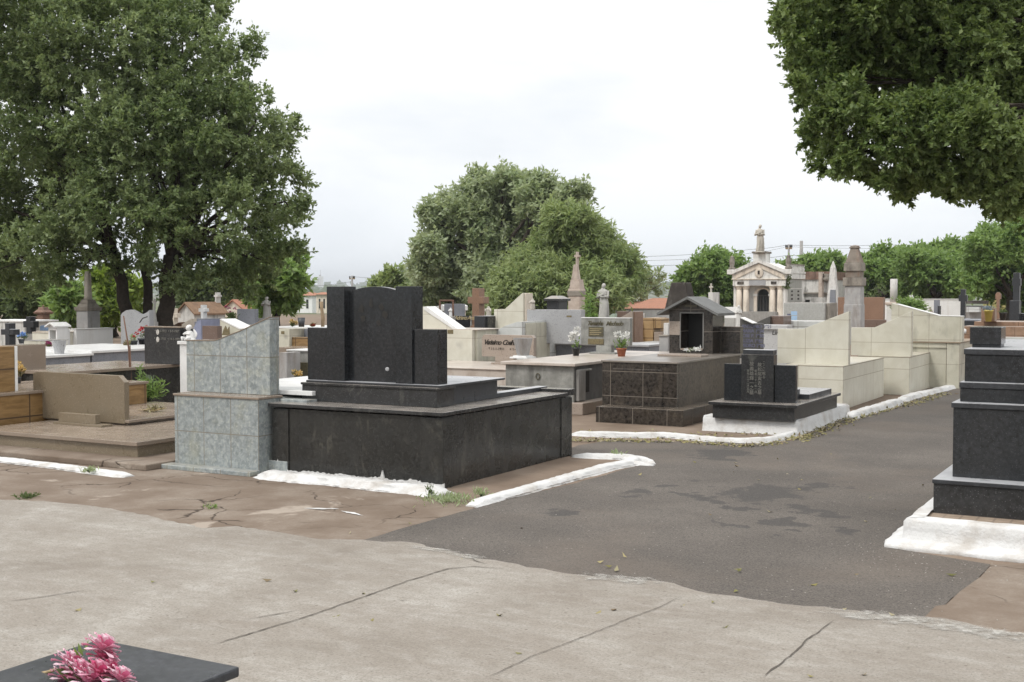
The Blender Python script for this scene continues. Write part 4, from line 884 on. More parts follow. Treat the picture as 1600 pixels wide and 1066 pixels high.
# ---------------------------------------------------------------- litter and weeds
def scatter(name, label, px, n, spread, L, mat, up=.02, z0=.014):
    pts = G(px); P = []
    for _ in range(n):
        i = random.randrange(len(pts)-1); t = random.random(); (xa, ya), (xb, yb) = pts[i], pts[i+1]
        P.append((xa+(xb-xa)*t+random.gauss(0, spread), ya+(yb-ya)*t+random.gauss(0, spread), z0+random.uniform(0, up)))
    P = np.array(P); D = unit(rdir(n)*np.array([1, 1, .25])); S = unit(np.cross(D, np.array([0, 0, 1.0])+.35*rdir(n)))
    o = quads(name, P, D, S, L*RNG.uniform(.5, 1.3, n), L*RNG.uniform(.3, .6, n), mat, None, .2); o['kind'] = 'stuff'; o['label'] = label; return o
scatter('leaf_litter', 'yellow leaf litter along the kerb foot', [(1235, 690), (1262, 682), (1310, 663), (1345, 652), (1390, 640), (1430, 630), (1480, 616)], 750, .07, .06, M['litter'])
scatter('leaf_litter', 'dry leaves against the wavy white kerb', [(893, 690), (950, 690), (1000, 691), (1080, 693), (1160, 699), (1225, 694)], 420, .06, .055, M['litter'])
scatter('leaf_litter', 'dry leaves on the earth behind the wavy kerb', [(895, 676), (1000, 678), (1100, 682), (1180, 680), (1230, 676)], 160, .10, .055, M['litter'], .02, .01)
scatter('fallen_leaves', 'stray leaves blown over lane and forecourt', [(700, 900), (900, 850), (1050, 780), (1200, 720), (1400, 760), (1350, 860), (1250, 920), (1500, 925)], 36, .55, .05, M['litter'], .008)
scatter('fallen_leaves', 'few leaves on the concrete forecourt', [(250, 900), (600, 960), (900, 960), (1100, 1000), (1400, 1000)], 18, .5, .045, M['litter'], .008, .018)
scatter('grit', 'pale grit near the right plinth', [(1340, 850), (1390, 875), (1450, 890), (1560, 905)], 150, .16, .014, M['grit'], .004)
scatter('grit', 'pale grit over the lane', [(900, 850), (1200, 850), (1300, 920), (1400, 930), (1300, 740)], 160, .6, .012, M['grit'], .004)
def weed(label, px, py, r, h, n, L, mat='leafE', z=0.0, up=1.0):
    x, y = gp(px, py, z); t = thing('weed_tuft', label, 'weed', x, y, z); mb = MB()
    for k in range(5): mb.tube([(x, y, z), (x+random.gauss(0, r*.3), y+random.gauss(0, r*.3), z+h*.6)], .003, 4)
    build('stem', mb, M['leafstem'], t); sprig('blades', x, y, z, r, h*.7, n, L, M[mat], t, .22, up)
weed('low green weeds sprouting at the front corner of the black tomb kerb', 700, 785, .22, .04, 260, .055, 'leafC')
weed('single taller sprig at the whitewash end by the black tomb', 672, 780, .03, .12, 40, .05, 'leafG')
weed('small weed in the cracked earth beside the black tomb', 752, 778, .05, .07, 46, .06, 'leafC', .0)
weed('dry grass tuft on the concrete at far left', 40, 779, .09, .03, 120, .05, 'leafG', .0, .4)
weed('grass tuft leaning on the flat white kerb', 140, 739, .06, .05, 60, .05, 'leafC', .02)
weed('tiny weed in a pavement crack before the green tiled tomb', 330, 796, .05, .03, 30, .04, 'leafE', .0)
weed('weed growing behind the tip of the thick white kerb', 965, 716, .06, .08, 44, .06, 'leafC', .0)
# ---------------------------------------------------------------- graves further back
def sq(px, D):                               # metres per pixel for a square block seen turned
    a = YAW-math.atan((px-800)/FPX); return D/FPX/(abs(cos(a))+abs(sin(a)))
def rect(D, l, r, top, bot=0, dep=.3, dy=0.0):
    x1, y0, _ = at(r, 500, D); y0 += dy; x1 = ux(y0, r, 1.0); x0 = ux(y0, l, 1.0); xm = (x0+x1)/2
    return x0, x1, y0, y0+dep, (hz(xm, y0, bot) if bot else 0.0), hz(xm, y0, top)
def grave(name, label, cat, D, parts, group=None, bev=.004):
    """parts: (part name, material, left, right, top row, bottom row or 0, depth, dy, outline)"""
    f = parts[0]; b_ = rect(D, f[1+1], f[3], f[4], f[5], f[6]); t = thing(name, label, cat, b_[1], b_[2], 0.0, group); out = [t]
    for p in parts:
        nm, mat, l, r, top, bot, dep = p[:7]; dy = p[7] if len(p) > 7 else 0.0
        x0, x1, y0, y1, z0, z1 = rect(D, l, r, top, bot, dep, dy)
        if len(p) > 8:
            P = [(ux(y0, u, 1.0), hz(ux(y0, u, 1.0), y0, w)) for u, w in p[8]]
            out.append(build(nm, MB().pxz(P, y0, y1), M[mat], t, bev))
        else: out.append(part(nm, mat, t, (x0, x1, y0, y1, z0, z1), bev=bev))
    return out
def cross_mb(mb, D, px, top, bot, a0, a1, ha, hs, dep, dy=0.0):
    x, y, _ = at(px, 500, D); y += dy; x = ux(y, px, 1.0)
    f = lambda r: hz(x, y, r); g = lambda u: ux(y, px+u, 1.0)
    mb.pxz([(g(-hs), f(bot)), (g(hs), f(bot)), (g(hs), f(a1)), (g(ha), f(a1)), (g(ha), f(a0)), (g(hs), f(a0)), (g(hs), f(top)), (g(-hs), f(top)), (g(-hs), f(a0)), (g(-ha), f(a0)), (g(-ha), f(a1)), (g(-hs), f(a1))], y, y+dep)
    return x, y, f(bot)
def cross(label, D, px, top, bot, a0, a1, ha, hs, dep, mat, base=None, name='stone_cross', group=None):
    mb = MB(); x, y, zb = cross_mb(mb, D, px, top, bot, a0, a1, ha, hs, dep)
    t = thing(name, label, 'cross', x, y, zb if not base else 0, group); build('cross', mb, M[mat], t, .006)
    for l, r, tp, bt, m_ in (base or ()):
        b_ = rect(D, l, r, tp, bt, .5, -.2); part('base', m_, t, b_)
    return t
def robed(label, px, top, bot, D, mat, wide=1.0, pose='pray', cat='statue', name='statue', ped=None, turn=0.0, veil=False, group=None):
    x, y, _ = at(px, 500, D); z0 = hz(x, y, bot); h = hz(x, y, top)-z0
    t = thing(name, label, cat, x, y, z0 if not ped else 0.0, group); w = h*wide
    R = [(0, .15, .125), (.04, .16, .135), (.18, .145, .12), (.34, .135, .11), (.48, .13, .105), (.58, .115, .095), (.66, .12, .095), (.73, .135, .10), (.79, .135, .09), (.825, .10, .07), (.85, .05, .045), (.88, .045, .045)]
    mb = MB(); mb.loft([(x+.02*w*sin(zf*5), y, z0+h*zf, rx*w, ry*w) for zf, rx, ry in R], 28, .05, 11, px)
    mb.ball(x, y-.008*w, z0+h*.925, .052*w, .058*w, .068*h)
    if veil: mb.loft([(x, y+.02*w, z0+h*zf, rx*w, rx*w*.8) for zf, rx in ((.70, .15), (.80, .12), (.88, .085), (.96, .068), (1.0, .03))], 20, .05, 9)
    else: mb.ball(x, y+.02*w, z0+h*.945, .058*w, .05*w, .062*h)
    hands = {'pray': ((-.02, -.15, .70), (.02, -.15, .70)), 'open': ((-.20, -.10, .52), (.20, -.10, .52)), 'chest': ((.05, -.13, .70), (-.04, -.13, .63)), 'pen': ((-.04, -.14, .64), (.10, -.16, .60))}[pose]
    for s, hd in ((-1, hands[0]), (1, hands[1])):
        sh, el = (s*.12*w, 0, .79*h), (s*.165*w, -.04*w, .63*h)
        mb.tube([(x+sh[0], y+sh[1], z0+sh[2]), (x+el[0], y+el[1], z0+el[2]), (x+hd[0]*w, y+hd[1]*w, z0+hd[2]*h)], [.05*w, .052*w, .032*w], 10)
    b_ = build('figure', mb, M[mat], t)
    for s, zf in ((0, 0),): build('base', MB().lathe(x, y, [(.17*w, z0-.03*h), (.18*w, z0-.01*h), (.16*w, z0+.012*h)], 16), M[mat], t)
    if ped:
        for l, r, tp, bt, m_ in ped:
            a, b2, y0, y1, za, zb = rect(D, l, r, tp, bt); hw = (b2-a)/2; part('pedestal', m_, t, (x-hw, x+hw, y-hw, y+hw, za, zb), bev=.01)
    return t
def urn(label, px, top, bot, D, r, mat, name='stone_vase', cat='vase', foot=False):
    x, y, _ = at(px, 500, D); z0, z1 = hz(x, y, bot), hz(x, y, top); k = z1-z0; r = r*D/FPX
    t = thing(name, label, cat, x, y, z0); build('bowl', MB().lathe(x, y, [(r*.62, z0+.08*k), (r*.66, z0+.3*k), (r, z1), (r*.88, z1), (r*.7, z0+k*.5)], 8 if foot else 18, False), M[mat], t); build('foot', MB().frus(x, y, z0, z0+.08*k, r*.8, r*.78), M[mat], t); return t
def bunch(label, px, top, bot, D, spread, petals, n, r, leaf='leafG', pot=None, cat='flowers', name='flower_bunch', nl=50):
    x, y, _ = at(px, 500, D); z0, z1 = hz(x, y, bot), hz(x, y, top); s = spread*D/FPX; k = z1-z0
    if pot: return potted(name, label, x, y, z0, pot[1]*D/FPX, k*.45, pot[0], petals, n, r*D/FPX, s, k*.5, leaf, None, nl, .07)
    t = thing(name, label, cat, x, y, z0); sprig('leaves', x, y, z0, s*.7, k*.6, nl, .08, M[leaf], t)
    mb = MB(); 
    for i in range(5): mb.tube([(x, y, z0), (x+random.gauss(0, s*.4), y, z0+k*.7)], .005, 4)
    build('stems', mb, M['leafstem'], t)
    if petals: blooms('blossom', [(x+random.uniform(-s, s), y+random.uniform(-s, s)*.5, z0+k*random.uniform(.45, .95)) for _ in range(n)], r*D/FPX, 14, M[petals], t)
    return t
# ---- left cluster
def dark_brown_top():
    D = 15.0; z = hz(*at(100, 580, D)[:2], 580); xa, ya = gp(100, 580.5, z); xb, yb = gp(288, 568.5, z); cx = (xa+xb)/2; y0, y1 = vy(cx, 98, z), vy(cx, 292, z)
    t = thing('veined_black_tomb', 'black veined stone tomb with a dusty brown top behind the brown slab', 'tomb', cx, y0)
    part('base', 'black_base', t, (cx-1.3, cx, y0, y1, 0, z-.04)); part('top_slab', 'browntop', t, (cx-1.33, cx+.03, y0-.03, y1+.02, z-.04, z))
    yh = y1-.32; a, b_ = ux(yh, 225.5, 1), ux(yh, 281.5, 1); zt = hz(a, yh, 511.5)
    h = part('headstone', 'black', t, (a, b_, yh, yh+.16, z, zt)); part('side_block', 'black', t, (b_, ux(yh, 292, 1), yh+.05, yh+.16, z, zt-.01)); part('coping', 'browntop', h, (a-.01, b_+.01, yh-.01, yh+.17, zt, zt+.015))
    for r in (518.5, 530):
        x, zz = ux(yh, 247, 1), hz(a, yh, r); build('photo_oval', MB().add([(x+.028*cos(q), yh-.008, zz+.038*sin(q)) for q in np.linspace(0, 2*pi, 16, endpoint=False)], [tuple(range(16))]), M['ceramic'], h)
    for r, tx in ((518.5, '* 12-5-1923  + 8-9-1987'), (530.5, '* 3-11-1930  + 14-2-1999')): text(h, tx, ux(yh, 261, 1), yh-.003, hz(a, yh, r), .045, M['silver'])
dark_brown_top()
def grey_steps():
    D = 19.3; z = hz(*at(65, 556, D)[:2], 556); xa, ya = gp(65, 556, z); y0 = ya; x1 = xa; y1 = vy(x1, 141, z)
    t = thing('grey_granite_tomb', 'long grey granite tomb stepping up under white marble tops', 'tomb', x1, y0)
    part('base', 'greydark', t, (ux(y0, -40, z), x1, y0, y1, 0, z-.04)); part('top_slab', 'whitemarble', t, (ux(y0, -40, z), x1+.04, y0-.04, y1+.04, z-.04, z))
    y2 = vy(x1, 292, z+.15); z2 = hz(x1, y1, 548.5); part('upper_base', 'greydark', t, (x1-2.2, x1, y1+.04, y2, 0, z2-.04)); part('upper_slab', 'whitemarble', t, (x1-2.2, x1+.04, y1+.0, y2, z2-.04, z2))
    return D, x1, y0, y1, y2, z, z2
FD, FX, FY0, FY1, FY2, FZ, FZ2 = grey_steps()
x, y = gp(93, 553, FZ); d_ = -x*SY+y*CY; urn('speckled grey granite vase on white marble beside beige box', 92, 532.5, 555, d_, 11.5, 'greygran')
g = grave('wave_headstone', 'speckled grey headstone with a wavy top behind flower pots', 'headstone', 24.5, [('base', 'greydark', 186, 236, 538, 0, .5, -.1), ('slab', 'greygran', 188.5, 234, 484, 540, .12, 0, [(188.5, 543), (233.5, 543), (233.5, 484.5), (230, 488), (224, 491), (217, 491), (210, 487), (204, 484), (197, 485), (191, 489), (188.5, 493)])])
x, y, _ = at(224, 500, 24.45); mb = MB(); mb.tube([(ux(y, 219, 1), y-.01, hz(x, y, 504)), (ux(y, 224, 1), y-.02, hz(x, y, 497.5)), (ux(y, 231, 1), y-.01, hz(x, y, 495))], .012, 5); build('bronze_branch', mb, M['iron'], g[0])
bunch('red flowers in a wide dark grey pot below the wavy headstone', 225, 511, 543, 23.0, 9, 'petalred', 7, 4, pot=('greypot', 9.5), name='potted_flowers', cat='flower pot')
bunch('small black pot of dry stems and red blooms below wavy headstone', 208, 519, 543, 22.6, 7, 'petalred', 3, 3.2, 'leafC', ('blackpot', 6.5), name='potted_flowers')
bunch('withered pinkish plant on the ledge left of the black pot', 197, 531, 543, 22.4, 6, None, 0, 3, 'litter', None, 'plant', 'withered_plant', 60)
mb = MB(); x, y, _ = at(206, 560, 15.8); z0 = .0; mb.tube([(x, y, z0), (ux(y, 201, 1), y, hz(x, y, 545)), (ux(y, 193.5, 1), y, hz(x, y, 494))], [.012, .011, .008], 6); mb.tube([(x-.02, y+.02, z0), (ux(y, 203, 1), y, hz(x, y, 540))], .008, 6)
single('iron_rod', 'thin leaning rusty iron rod behind the brown granite slab', 'rod', mb, M['rustiron'])
x, y, _ = at(233, 600, 15.6); t = thing('bamboo_weed', 'bright green feathery weed between ochre block and green tiled tomb', 'plant', x, y, 0); zz = hz(x, y, 622)
mb = MB()
for k in range(6): mb.tube([(x+random.gauss(0, .04), y, 0), (x+random.gauss(0, .1), y, .55)], .008, 5)
build('stem', mb, M['leafstem'], t); sprig('leaves', x, y, zz, .2, .22, 420, .11, M['leafE'], t, .18, .3); sprig('leaves', ux(y, 221, .5), y, zz+.1, .04, .3, 90, .09, M['leafE'], t, .18, .3)
# pedestal monument
def pedestal_monument():
    D = 27.0; x, y, _ = at(138, 500, D); q = D/FPX; t = thing('pedestal_monument', 'tall grey streaked stone pedestal topped with a broken pale statue base', 'monument', x, y)
    f = lambda r: hz(x, y, r); mb = lambda a, b_, r0, r1, m_, n='shaft': build(n, MB().frus(x, y, f(r1), f(r0), a*q, b_*q), M[m_], t, .012)
    part('plinth', 'weathlight', t, (x-16*q, x+16*q, y-16*q, y+16*q, 0, f(526))); mb(16.6, 15.6, 521, 526, 'weathlight', 'moulding'); mb(14, 13.6, 513, 521, 'weath', 'moulding'); mb(12.6, 12.4, 486, 513, 'weathlight'); mb(14, 15.2, 480, 486, 'weath', 'cornice')
    mb(12.5, 9.5, 474, 480, 'weath', 'cap'); mb(9.5, 7, 468, 474, 'weath', 'cap'); 
    build('statue_stump', MB().loft([(x, y, f(r), a*q, b_*q) for r, a, b_ in ((468.5, 6.6, 6), (460, 5.8, 5.6), (450, 5.6, 5.2), (440, 5.6, 5), (430, 5.2, 4.6), (424, 4.4, 4))], 20, .06, 8), M['statue'], t)
pedestal_monument()
def little_house(label, D, l, r, side, eave, apex, bot, dl, dr, dtop, dbot, mat, roof, name='house_shrine'):
    x1, y0, _ = at(r, 500, D); x0 = ux(y0, l, 1); y1 = vy(x1, side, 1); xm = (x0+x1)/2; ze, za = hz(xm, y0, eave), hz(xm, y0, apex); z0 = hz(xm, y0, bot) if bot else 0
    t = thing(name, label, 'shrine', xm, y0, z0); a, b_ = ux(y0, dl, 1), ux(y0, dr, 1); zt, zb = hz(xm, y0, dtop), hz(xm, y0, dbot)
    mb = MB().box(x0, a, y0, y1, z0, ze).box(b_, x1, y0, y1, z0, ze).box(a, b_, y0, y1, zt, ze).box(a, b_, y0+.35, y1, z0, zt).box(a, b_, y0, y0+.35, z0, zb).pxz([(x0, ze), (x1, ze), (xm, za)], y0, y1); build('wall', mb, M[mat], t)
    o = .08*(x1-x0); sl = (za-ze)/(x1-xm); h = .03; mb = MB()
    mb.pxz([(xm, za+h), (xm, za), (x1+o, ze-o*sl), (x1+o, ze-o*sl+h)], y0-.08, y1+.05); mb.pxz([(xm, za+h), (x0-o, ze-o*sl+h), (x0-o, ze-o*sl), (xm, za)], y0-.08, y1+.05); build('roof', mb, M[roof], t); return t
little_house('small white gabled house shrine left of the tall grey pedestal', 24.0, 75.5, 89, 107, 511, 506, 0, 77.5, 87, 516, 545, 'wallwhite', 'whitetrim')
grave('white_box_tomb', 'plain white painted box tomb tight beside the tall grey pedestal', 'tomb', 25.5, [('base', 'wallwhite', 104, 119, 515, 0, 1.0), ('coping', 'whitetrim', 103.5, 119.5, 514, 515, 1.05, -.02)])
grave('cream_box_tomb', 'low cream rendered wall tomb behind the grey vase', 'tomb', 25.0, [('base', 'cream', 50, 76, 520, 0, .8), ('coping', 'peach', 49.5, 76.5, 519, 520, .85, -.02)])
cross('plain black granite cross at the left edge on the ochre tomb', 15.4, 11.2, 505, 541, 514.5, 523.5, 10, 3.4, .10, 'black_plain', ((3, 20, 540, 0, 'browntop'),))
grave('beige_tile_box', 'small beige tiled box tomb between blue flowers and grey vase', 'tomb', 22.0, [('base', 'creamdirty', 37, 63.5, 533, 0, .6), ('top', 'greycem', 36.5, 64, 532, 533, .62, -.01), ('side_block', 'creamdirty', 63.7, 69.5, 533.5, 0, .5, .1)])
bunch('pale blue artificial flowers beside the black cross', 33, 521, 537, 21.6, 9, 'petalblue', 14, 4.2, pot=('greypot', 5), name='potted_flowers')
bunch('dark red leafy flowers right of the beige tiled box', 76, 535, 549, 21.8, 5, 'petalpurple', 7, 4, 'leafG')
def red_monument():
    D = 36.0; x, y, _ = at(68, 500, D); q = 1.45*sq(68, D); t = thing('red_stone_monument', 'reddish weathered stepped monument with a domed cap at far left', 'monument', x, y); f = lambda r: hz(x, y, r)
    for n_, a, b_, r0, r1 in (('shaft', 6.5, 6.5, 491, 520), ('cornice', 9, 11, 488, 491), ('cap', 10, 6.5, 484, 488), ('cap', 6, 5, 480, 484), ('side_wall', 6, 6, 520, 560)): build(n_, MB().frus(x, y, f(r1) if r1 < 560 else 0, f(r0), a*q, b_*q), M['weathred'], t, .01)
    part('low_wing', 'weathred', t, (x-24*q, x-7*q, y-.1, y+.3, 0, f(497))); part('wing_cap', 'weathred', t, (x-26*q, x-6.8*q, y-.14, y+.34, f(497), f(495)))
    build('knob', MB().ball(x, y, f(478.5), 1.6*q), M['weathred'], t)
red_monument()
cross('dark slate cross behind the black cross at far left', 27, 44, 495, 523, 502, 512, 8, 3.4, .15, 'black_plain', ((36, 54, 522, 0, 'greycem'),))
grave('striped_slab', 'tilted slab with pale blue stripes left of the white house shrine', 'headstone', 28, [('base', 'peach', 56, 76, 517, 0, .5), ('slab', 'paleblue', 62, 76, 507, 518, .1, .1, [(62, 518), (74.5, 518), (74.5, 514), (65, 508.5), (62, 510)])])
grave('white_wall_tomb', 'long whitewashed tomb wall at the far left behind crosses', 'tomb', 32, [('base', 'oldwhite', -30, 38, 503, 0, 1.0), ('coping', 'whitetrim', -31, 39, 500.5, 503, 1.1, -.04)])
bunch('yellow and peach artificial flowers hanging on the ochre tomb', 30, 568, 590, 14.4, 5, 'petalyellow', 9, 6.5, 'litter', None, 'flowers', 'flower_bunch', 20)
x, y, _ = at(27, 590, 14.3); z0 = hz(x, y, 607); single('black_vase', 'slim black vase under the yellow flowers', 'vase', MB().lathe(x, y, [(.03, z0), (.045, z0+.12), (.05, z0+.13), (.042, z0+.13), (.03, z0+.05)], 14), M['blackpot'])
grave('white_ledge_tomb', 'low whitewashed tomb with a thin grey slab behind the brown headstone', 'tomb', 16.4, [('base', 'oldwhite', 24, 76, 578, 0, .9), ('slab', 'greycem', 22, 77, 575, 578, .95, -.03)])
# ---- around the green wedge
def cherub():
    D = 15.0; x, y, _ = at(297, 520, D); z0 = hz(x, y, 533); h = hz(x, y, 508)-z0
    t = thing('cherub_statue', 'small white cherub statue with a wing on a white pedestal', 'statue', x, y)
    mb = MB(); mb.loft([(x, y, z0, .42*h, .36*h), (x, y, z0+.06*h, .44*h, .36*h), (x+.02*h, y, z0+.12*h, .34*h, .3*h), (x+.03*h, y, z0+.3*h, .27*h, .24*h), (x+.0*h, y, z0+.48*h, .25*h, .2*h), (x-.03*h, y-.02*h, z0+.6*h, .2*h, .16*h), (x-.05*h, y-.05*h, z0+.66*h, .1*h, .1*h)], 18, .03, 7)
    mb.ball(x-.05*h, y-.08*h, z0+.82*h, .17*h, .17*h, .18*h); mb.ball(x-.03*h, y-.04*h, z0+.88*h, .185*h, .16*h, .14*h)
    for s in (-1, 1): mb.tube([(x-.05*h+s*.2*h, y, z0+.55*h), (x-.12*h+s*.22*h, y-.2*h, z0+.42*h), (x-.2*h, y-.25*h, z0+.48*h)], [.08*h, .075*h, .05*h], 8)
    for s in (-1, 1): mb.tube([(x+s*.15*h, y-.1*h, z0+.14*h), (x+s*.25*h-.1*h, y-.38*h, z0+.2*h), (x-.15*h+s*.1*h, y-.45*h, z0+.05*h)], [.12*h, .1*h, .06*h], 8)
    build('figure', mb, M['whitemarble'], t)
    build('wing', MB().loft([(x+.22*h+.1*h*sin(k*.5), y+.12*h, z0+h*(.12+.09*k), .02*h+.16*h*sin(pi*(k+.4)/7.4), .04*h) for k in range(8)], 12), M['whitemarble'], t)
    part('pedestal', 'whitemarble', t, (x-.5*h, x+.42*h, y-.4*h, y+.4*h, 0, z0-.04)); part('pedestal_cap', 'whitemarble', t, (x-.62*h, x+.5*h, y-.5*h, y+.5*h, z0-.04, z0))
cherub()
grave('brown_headstone', 'square brown granite headstone behind the green wedge', 'headstone', 17.5, [('base', 'greycem', 312, 342, 531, 0, .5, -.1), ('slab', 'cocoa', 316, 339.5, 509.5, 531, .1)])
g = grave('lavender_tomb', 'stepped grey tomb with a lavender painted flank and white cross', 'tomb', 24, [('base', 'lavender', 303, 314, 503, 0, .6, -.1, [(301, 535), (314, 535), (314, 500), (308, 502), (304, 509), (301, 514)]), ('stepped_block', 'greydark', 304, 327, 503, 0, .5, .5), ('stepped_block', 'greydark', 307, 323.5, 498, 504, .4, .55)])
mb = MB(); cross_mb(mb, 24, 315.5, 476.5, 499, 482, 487.5, 5.4, 2.1, .12, .7); build('cross', mb, M['whitemarble'], g[0], .01)
grave('brass_panel_tomb', 'grey tiled wedge tomb with brass figures and white sloping edge', 'tomb', 19.5, [('base', 'creamdirty', 343, 374, 531, 0, .8), ('wedge', 'creamdirty', 343, 374, 500, 532, .3, .1, [(343, 533), (376, 533), (376, 515), (343.5, 499.5)]), ('edge_cap', 'whitetrim', 343, 376, 498, 515, .34, .08, [(343, 499.5), (375, 515.5), (377, 513.5), (346, 498.3)]), ('brass_figures', 'brass', 347, 358, 509, 524, .02, .085, [(346, 524), (358, 524), (357.5, 510), (355, 516), (352, 509), (349, 515), (347.5, 520)])])
g = grave('grey_plaque_stone', 'speckled dark grey square headstone right of magenta flowers', 'headstone', 25, [('base', 'greycem', 368, 400, 507, 0, .5, -.1), ('slab', 'greydark', 370.5, 398, 483, 508, .12)])
bunch('leafy plant with magenta flowers against the square grey headstone', 362, 478, 512, 24.2, 10, 'petalpurple', 5, 3.5, 'leafG', None, 'plant', 'flowering_plant', 420)
grave('tan_box_tomb', 'tan wedge tomb left of the lavender flank', 'tomb', 26, [('base', 'peach', 283, 300.5, 500, 0, .6, 0, [(283, 545), (300.5, 545), (300.5, 498), (297, 499), (284, 507)])])
grave('red_wedge_tomb', 'rust brown wedge tomb beside tan wedge under the big tree', 'tomb', 27, [('base', 'rust', 268, 283, 505, 0, .6, 0, [(264, 545), (283, 545), (283, 503.5), (279, 504), (266, 511)])])
def spire_cross(label, D, px, top, bot, mat, hw):
    x, y, _ = at(px, 500, D); q = D/FPX; f = lambda r: hz(x, y, r); t = thing('spire_monument', label, 'monument', x, y)
    k = bot-top; part('base', mat, t, (x-hw*q, x+hw*q, y-hw*q, y+hw*q, 0, f(bot-.32*k))); build('spire', MB().frus(x, y, f(bot-.32*k), f(top+.24*k), hw*.75*q, hw*.28*q), M[mat], t, .01)
    mb = MB(); cross_mb(mb, D, px, top, top+.26*k, top+.06*k, top+.11*k, hw*.8, hw*.26, hw*.5*q, -hw*.25*q); build('cross', mb, M[mat], t)
spire_cross('thin white spire with a cross in front of the big tree trunk', 26.5, 241, 467, 520, 'oldwhite', 4.2)
cross('pale pink stone cross right of the big tree trunk', 34, 269, 482, 520, 490, 496.5, 7.5, 3, .15, 'peach', ((259, 279, 510, 0, 'greycem'),))
def tile_house(label, D, l, r, side, eave, ridge, roof, wall, bot=0, cross_=None, name='house', ov=.08, windows=()):
    """ridge runs back along x=const when seen from its gable end: gable from l to r, flank from r to side"""
    x1, y0, _ = at(r, 500, D); x0 = ux(y0, l, 1); y1 = vy(x1, side, 1); xm = (x0+x1)/2; ze, za = hz(xm, y0, eave), hz(xm, y0, ridge); zg = terrain_z(D) if D > 92 else 0
    t = thing(name, label, 'building', xm, y0, zg); mb = MB().box(x0, x1, y0, y1, zg, ze).pxz([(x0, ze), (x1, ze), (xm, za)], y0, y1); build('wall', mb, M[wall], t)
    sl = (za-ze)/(x1-xm); h = .05*max(1, D/60); mb = MB(); o = ov
    mb.pxz([(xm, za+h), (xm, za+.003), (x1+o, ze-o*sl+.003), (x1+o, ze-o*sl+h)], y0-o, y1+o); mb.pxz([(xm, za+h), (x0-o, ze-o*sl+h), (x0-o, ze-o*sl+.003), (xm, za+.003)], y0-o, y1+o); build('roof', mb, M[roof], t)
    for u0, u1, w0, w1 in windows:
        a, b_ = ux(y0, u0, 1), ux(y0, u1, 1); part('window', 'glass', t, (a, b_, y0-.03, y0, hz(xm, y0, w1), hz(xm, y0, w0)), bev=0)
    if cross_:
        mb = MB(); px, tp, bt = cross_; cross_mb(mb, D, px, tp, bt, tp+(bt-tp)*.25, tp+(bt-tp)*.42, 2.8, .9, .2, (y1-y0)*.7); build('cross', mb, M['oldwhite'], t)
    return t
tile_house('whitewashed gabled house with an orange brown roof behind the lavender tomb', 36, 278.5, 303.5, 352, 489, 474.5, 'roof', 'oldwhite', cross_=(337, 457, 474))
tile_house('low mausoleum with a mossy red clay roof right of the orange roof', 44, 350, 380, 412, 483, 470, 'roof2', 'peach')
robed('weathered pale angel statue behind the green wedge top', 417, 464, 498, 27, 'statuegrey', 1.3, 'pray', ped=((409, 425, 497, 0, 'statuegrey'),))
# ---- gap between green wedge and black tomb
g = grave('shelf_tomb', 'cream and grey tomb with a thin white shelf top seen left of the black pillar', 'tomb', 22, [('back_wall', 'creamdirty', 434, 452, 514, 0, .8, .1), ('recess', 'greydark', 452, 500, 514, 0, .7, .25), ('shelf_top', 'whitemarble', 432, 560, 511, 514, 1.1), ('ochre_step', 'orange', 452, 500, 527.5, 0, .3, -.1), ('front_ledge', 'browntop', 430, 500, 543.5, 0, .6, -.75), ('plaque', 'brass', 439, 444, 517.5, 522.5, .01, .085)])
grave('mottled_marble_tomb', 'mottled grey marble tomb with bronze niche left of the black tomb', 'tomb', 17, [('base', 'marble', 448, 500, 549, 0, .8), ('top', 'whitemarble', 447, 500, 547, 549, .85, -.03), ('niche', 'bronze', 455, 500, 566.5, 596, .03, -.03), ('pillar', 'weathlight', 436, 447.5, 551, 0, .3, -.2)])
bunch('dried pale flowers in front of the bronze niche', 463, 578, 594, 16.0, 7, 'petalyellow', 6, 6, 'litter', None)
x, y, _ = at(471, 500, 22.3); z0 = hz(x, y, 510.8)
t = thing('shelf_vase', 'dark conical vase standing on the white shelf top', 'vase', x, y, z0); build('bowl', MB().lathe(x, y, [(.05, z0), (.07, hz(x, y, 496.5)), (.055, hz(x, y, 497))], 14), M['greypot'], t)
bunch('faded cloth flowers lying at the left end of the white shelf', 457, 500, 511, 22.2, 5, 'petalyellow', 5, 5, 'leafG'); bunch('orange red cloth flowers on the white shelf beside the plank', 488, 507.5, 511, 22.2, 5, 'petalred', 4, 3, 'litter')
mb = MB(); x, y, _ = at(504, 500, 22.6); mb.tube([(x, y, hz(x, y, 511)), (x+.01, y, hz(x, y, 498)), (x-.02, y, hz(x, y, 484)), (x-.03, y, hz(x, y, 471.5))], [.035, .04, .033, .036], 5); single('wooden_post', 'split old wooden post standing on the white shelf', 'post', mb, M['wood'])
